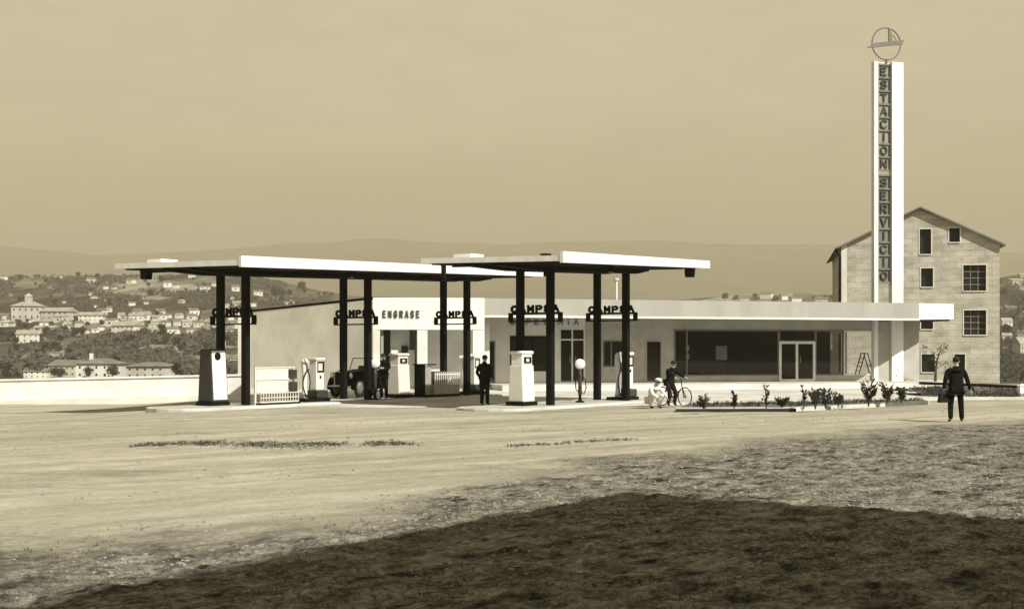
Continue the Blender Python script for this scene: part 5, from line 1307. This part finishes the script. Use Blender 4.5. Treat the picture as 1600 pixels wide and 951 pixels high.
# ------------------------------------------------------------------ light, sky, camera
sc = bpy.context.scene
w = bpy.data.worlds.new('World'); sc.world = w; w.use_nodes = True
nt = w.node_tree; N = nt.nodes; L = nt.links; bg = N['Background']
sk = N.new('ShaderNodeTexSky'); sk.sky_type = 'NISHITA'; sk.sun_disc = False; sk.sun_elevation = SUN_EL; sk.sun_rotation = PI-SUN_AZ
sk.air_density = 1.0; sk.dust_density = 1.5
bw = N.new('ShaderNodeRGBToBW'); L.new(sk.outputs['Color'], bw.inputs[0])
tc = N.new('ShaderNodeTexCoord'); sx = N.new('ShaderNodeSeparateXYZ'); L.new(tc.outputs['Generated'], sx.inputs[0])
mr = N.new('ShaderNodeMapRange'); mr.inputs['From Min'].default_value = .06; mr.inputs['From Max'].default_value = .2; mr.inputs['To Min'].default_value = .74; mr.inputs['To Max'].default_value = 1.08; mr.interpolation_type = 'SMOOTHSTEP'
L.new(sx.outputs['Z'], mr.inputs['Value'])
nz = N.new('ShaderNodeTexNoise'); nz.inputs['Scale'].default_value = 7; nz.inputs['Detail'].default_value = 9; nz.inputs['Roughness'].default_value = .68; mp = N.new('ShaderNodeMapping'); mp.inputs['Scale'].default_value = (1, 1, 4)
L.new(tc.outputs['Generated'], mp.inputs[0]); L.new(mp.outputs[0], nz.inputs['Vector'])
mr2 = N.new('ShaderNodeMapRange'); mr2.inputs['From Min'].default_value = .3; mr2.inputs['From Max'].default_value = .7; mr2.inputs['To Min'].default_value = .86; mr2.inputs['To Max'].default_value = 1.14
L.new(nz.outputs['Fac'], mr2.inputs['Value'])
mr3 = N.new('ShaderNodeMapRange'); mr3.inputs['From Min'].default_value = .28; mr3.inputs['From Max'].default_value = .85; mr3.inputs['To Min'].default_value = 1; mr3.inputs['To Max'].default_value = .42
L.new(sx.outputs['Z'], mr3.inputs['Value'])       # darker overhead than near the horizon, set to lower the ambient light
nb_ = N.new('ShaderNodeTexNoise'); nb_.inputs['Scale'].default_value = 2.2; nb_.inputs['Detail'].default_value = 3; L.new(mp.outputs[0], nb_.inputs['Vector'])
mr4 = N.new('ShaderNodeMapRange'); mr4.inputs['From Min'].default_value = .3; mr4.inputs['From Max'].default_value = .7; mr4.inputs['To Min'].default_value = .91; mr4.inputs['To Max'].default_value = 1.09; L.new(nb_.outputs['Fac'], mr4.inputs['Value'])
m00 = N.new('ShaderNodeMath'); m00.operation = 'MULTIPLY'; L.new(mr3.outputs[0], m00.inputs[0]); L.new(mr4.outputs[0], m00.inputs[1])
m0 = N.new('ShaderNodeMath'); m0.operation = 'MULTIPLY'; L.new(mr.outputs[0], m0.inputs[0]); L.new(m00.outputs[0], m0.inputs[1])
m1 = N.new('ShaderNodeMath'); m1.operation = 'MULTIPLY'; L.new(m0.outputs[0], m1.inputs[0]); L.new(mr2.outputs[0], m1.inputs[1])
# sky brightness evened out: power of the Nishita luminance
m2 = N.new('ShaderNodeMath'); m2.operation = 'POWER'; L.new(bw.outputs[0], m2.inputs[0]); m2.inputs[1].default_value = .35
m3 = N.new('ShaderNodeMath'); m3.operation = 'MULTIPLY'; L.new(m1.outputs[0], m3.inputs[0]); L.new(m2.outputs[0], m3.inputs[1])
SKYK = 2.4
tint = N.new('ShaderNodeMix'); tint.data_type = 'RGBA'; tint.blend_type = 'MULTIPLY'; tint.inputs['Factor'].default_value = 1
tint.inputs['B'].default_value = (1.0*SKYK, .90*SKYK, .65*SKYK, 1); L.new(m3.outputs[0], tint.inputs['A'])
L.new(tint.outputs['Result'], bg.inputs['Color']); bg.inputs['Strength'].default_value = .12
sl = bpy.data.lights.new('sun', 'SUN'); sl.energy = 5.0; sl.angle = R(.55); sl.color = (1.0, .97, .88)
so = bpy.data.objects.new('sun', sl); C.objects.link(so)
sv = Vector((math.sin(SUN_AZ)*math.cos(SUN_EL), -math.cos(SUN_AZ)*math.cos(SUN_EL), math.sin(SUN_EL)))   # towards the sun
so.rotation_euler = sv.to_track_quat('Z', 'Y').to_euler(); so.location = (30, -30, 60)
cd = bpy.data.cameras.new('camera'); co = bpy.data.objects.new('camera', cd); C.objects.link(co); sc.camera = co
co.location = (0, 0, EYE); co.rotation_euler = (PI/2, 0, 0); cd.sensor_width = 36; cd.lens = 36*F/1600; cd.clip_end = 9000; cd.clip_start = .1
cd.shift_y = (550-475.5)/1600.0
vs_ = sc.view_settings; vs_.view_transform = 'Standard'; vs_.look = 'None'; vs_.gamma = 1; vs_.exposure = .6
sc.cycles.volume_bounces = 1
for k in ('plaster_stone_dummy',):
    bpy.data.materials.remove(MATS[k])
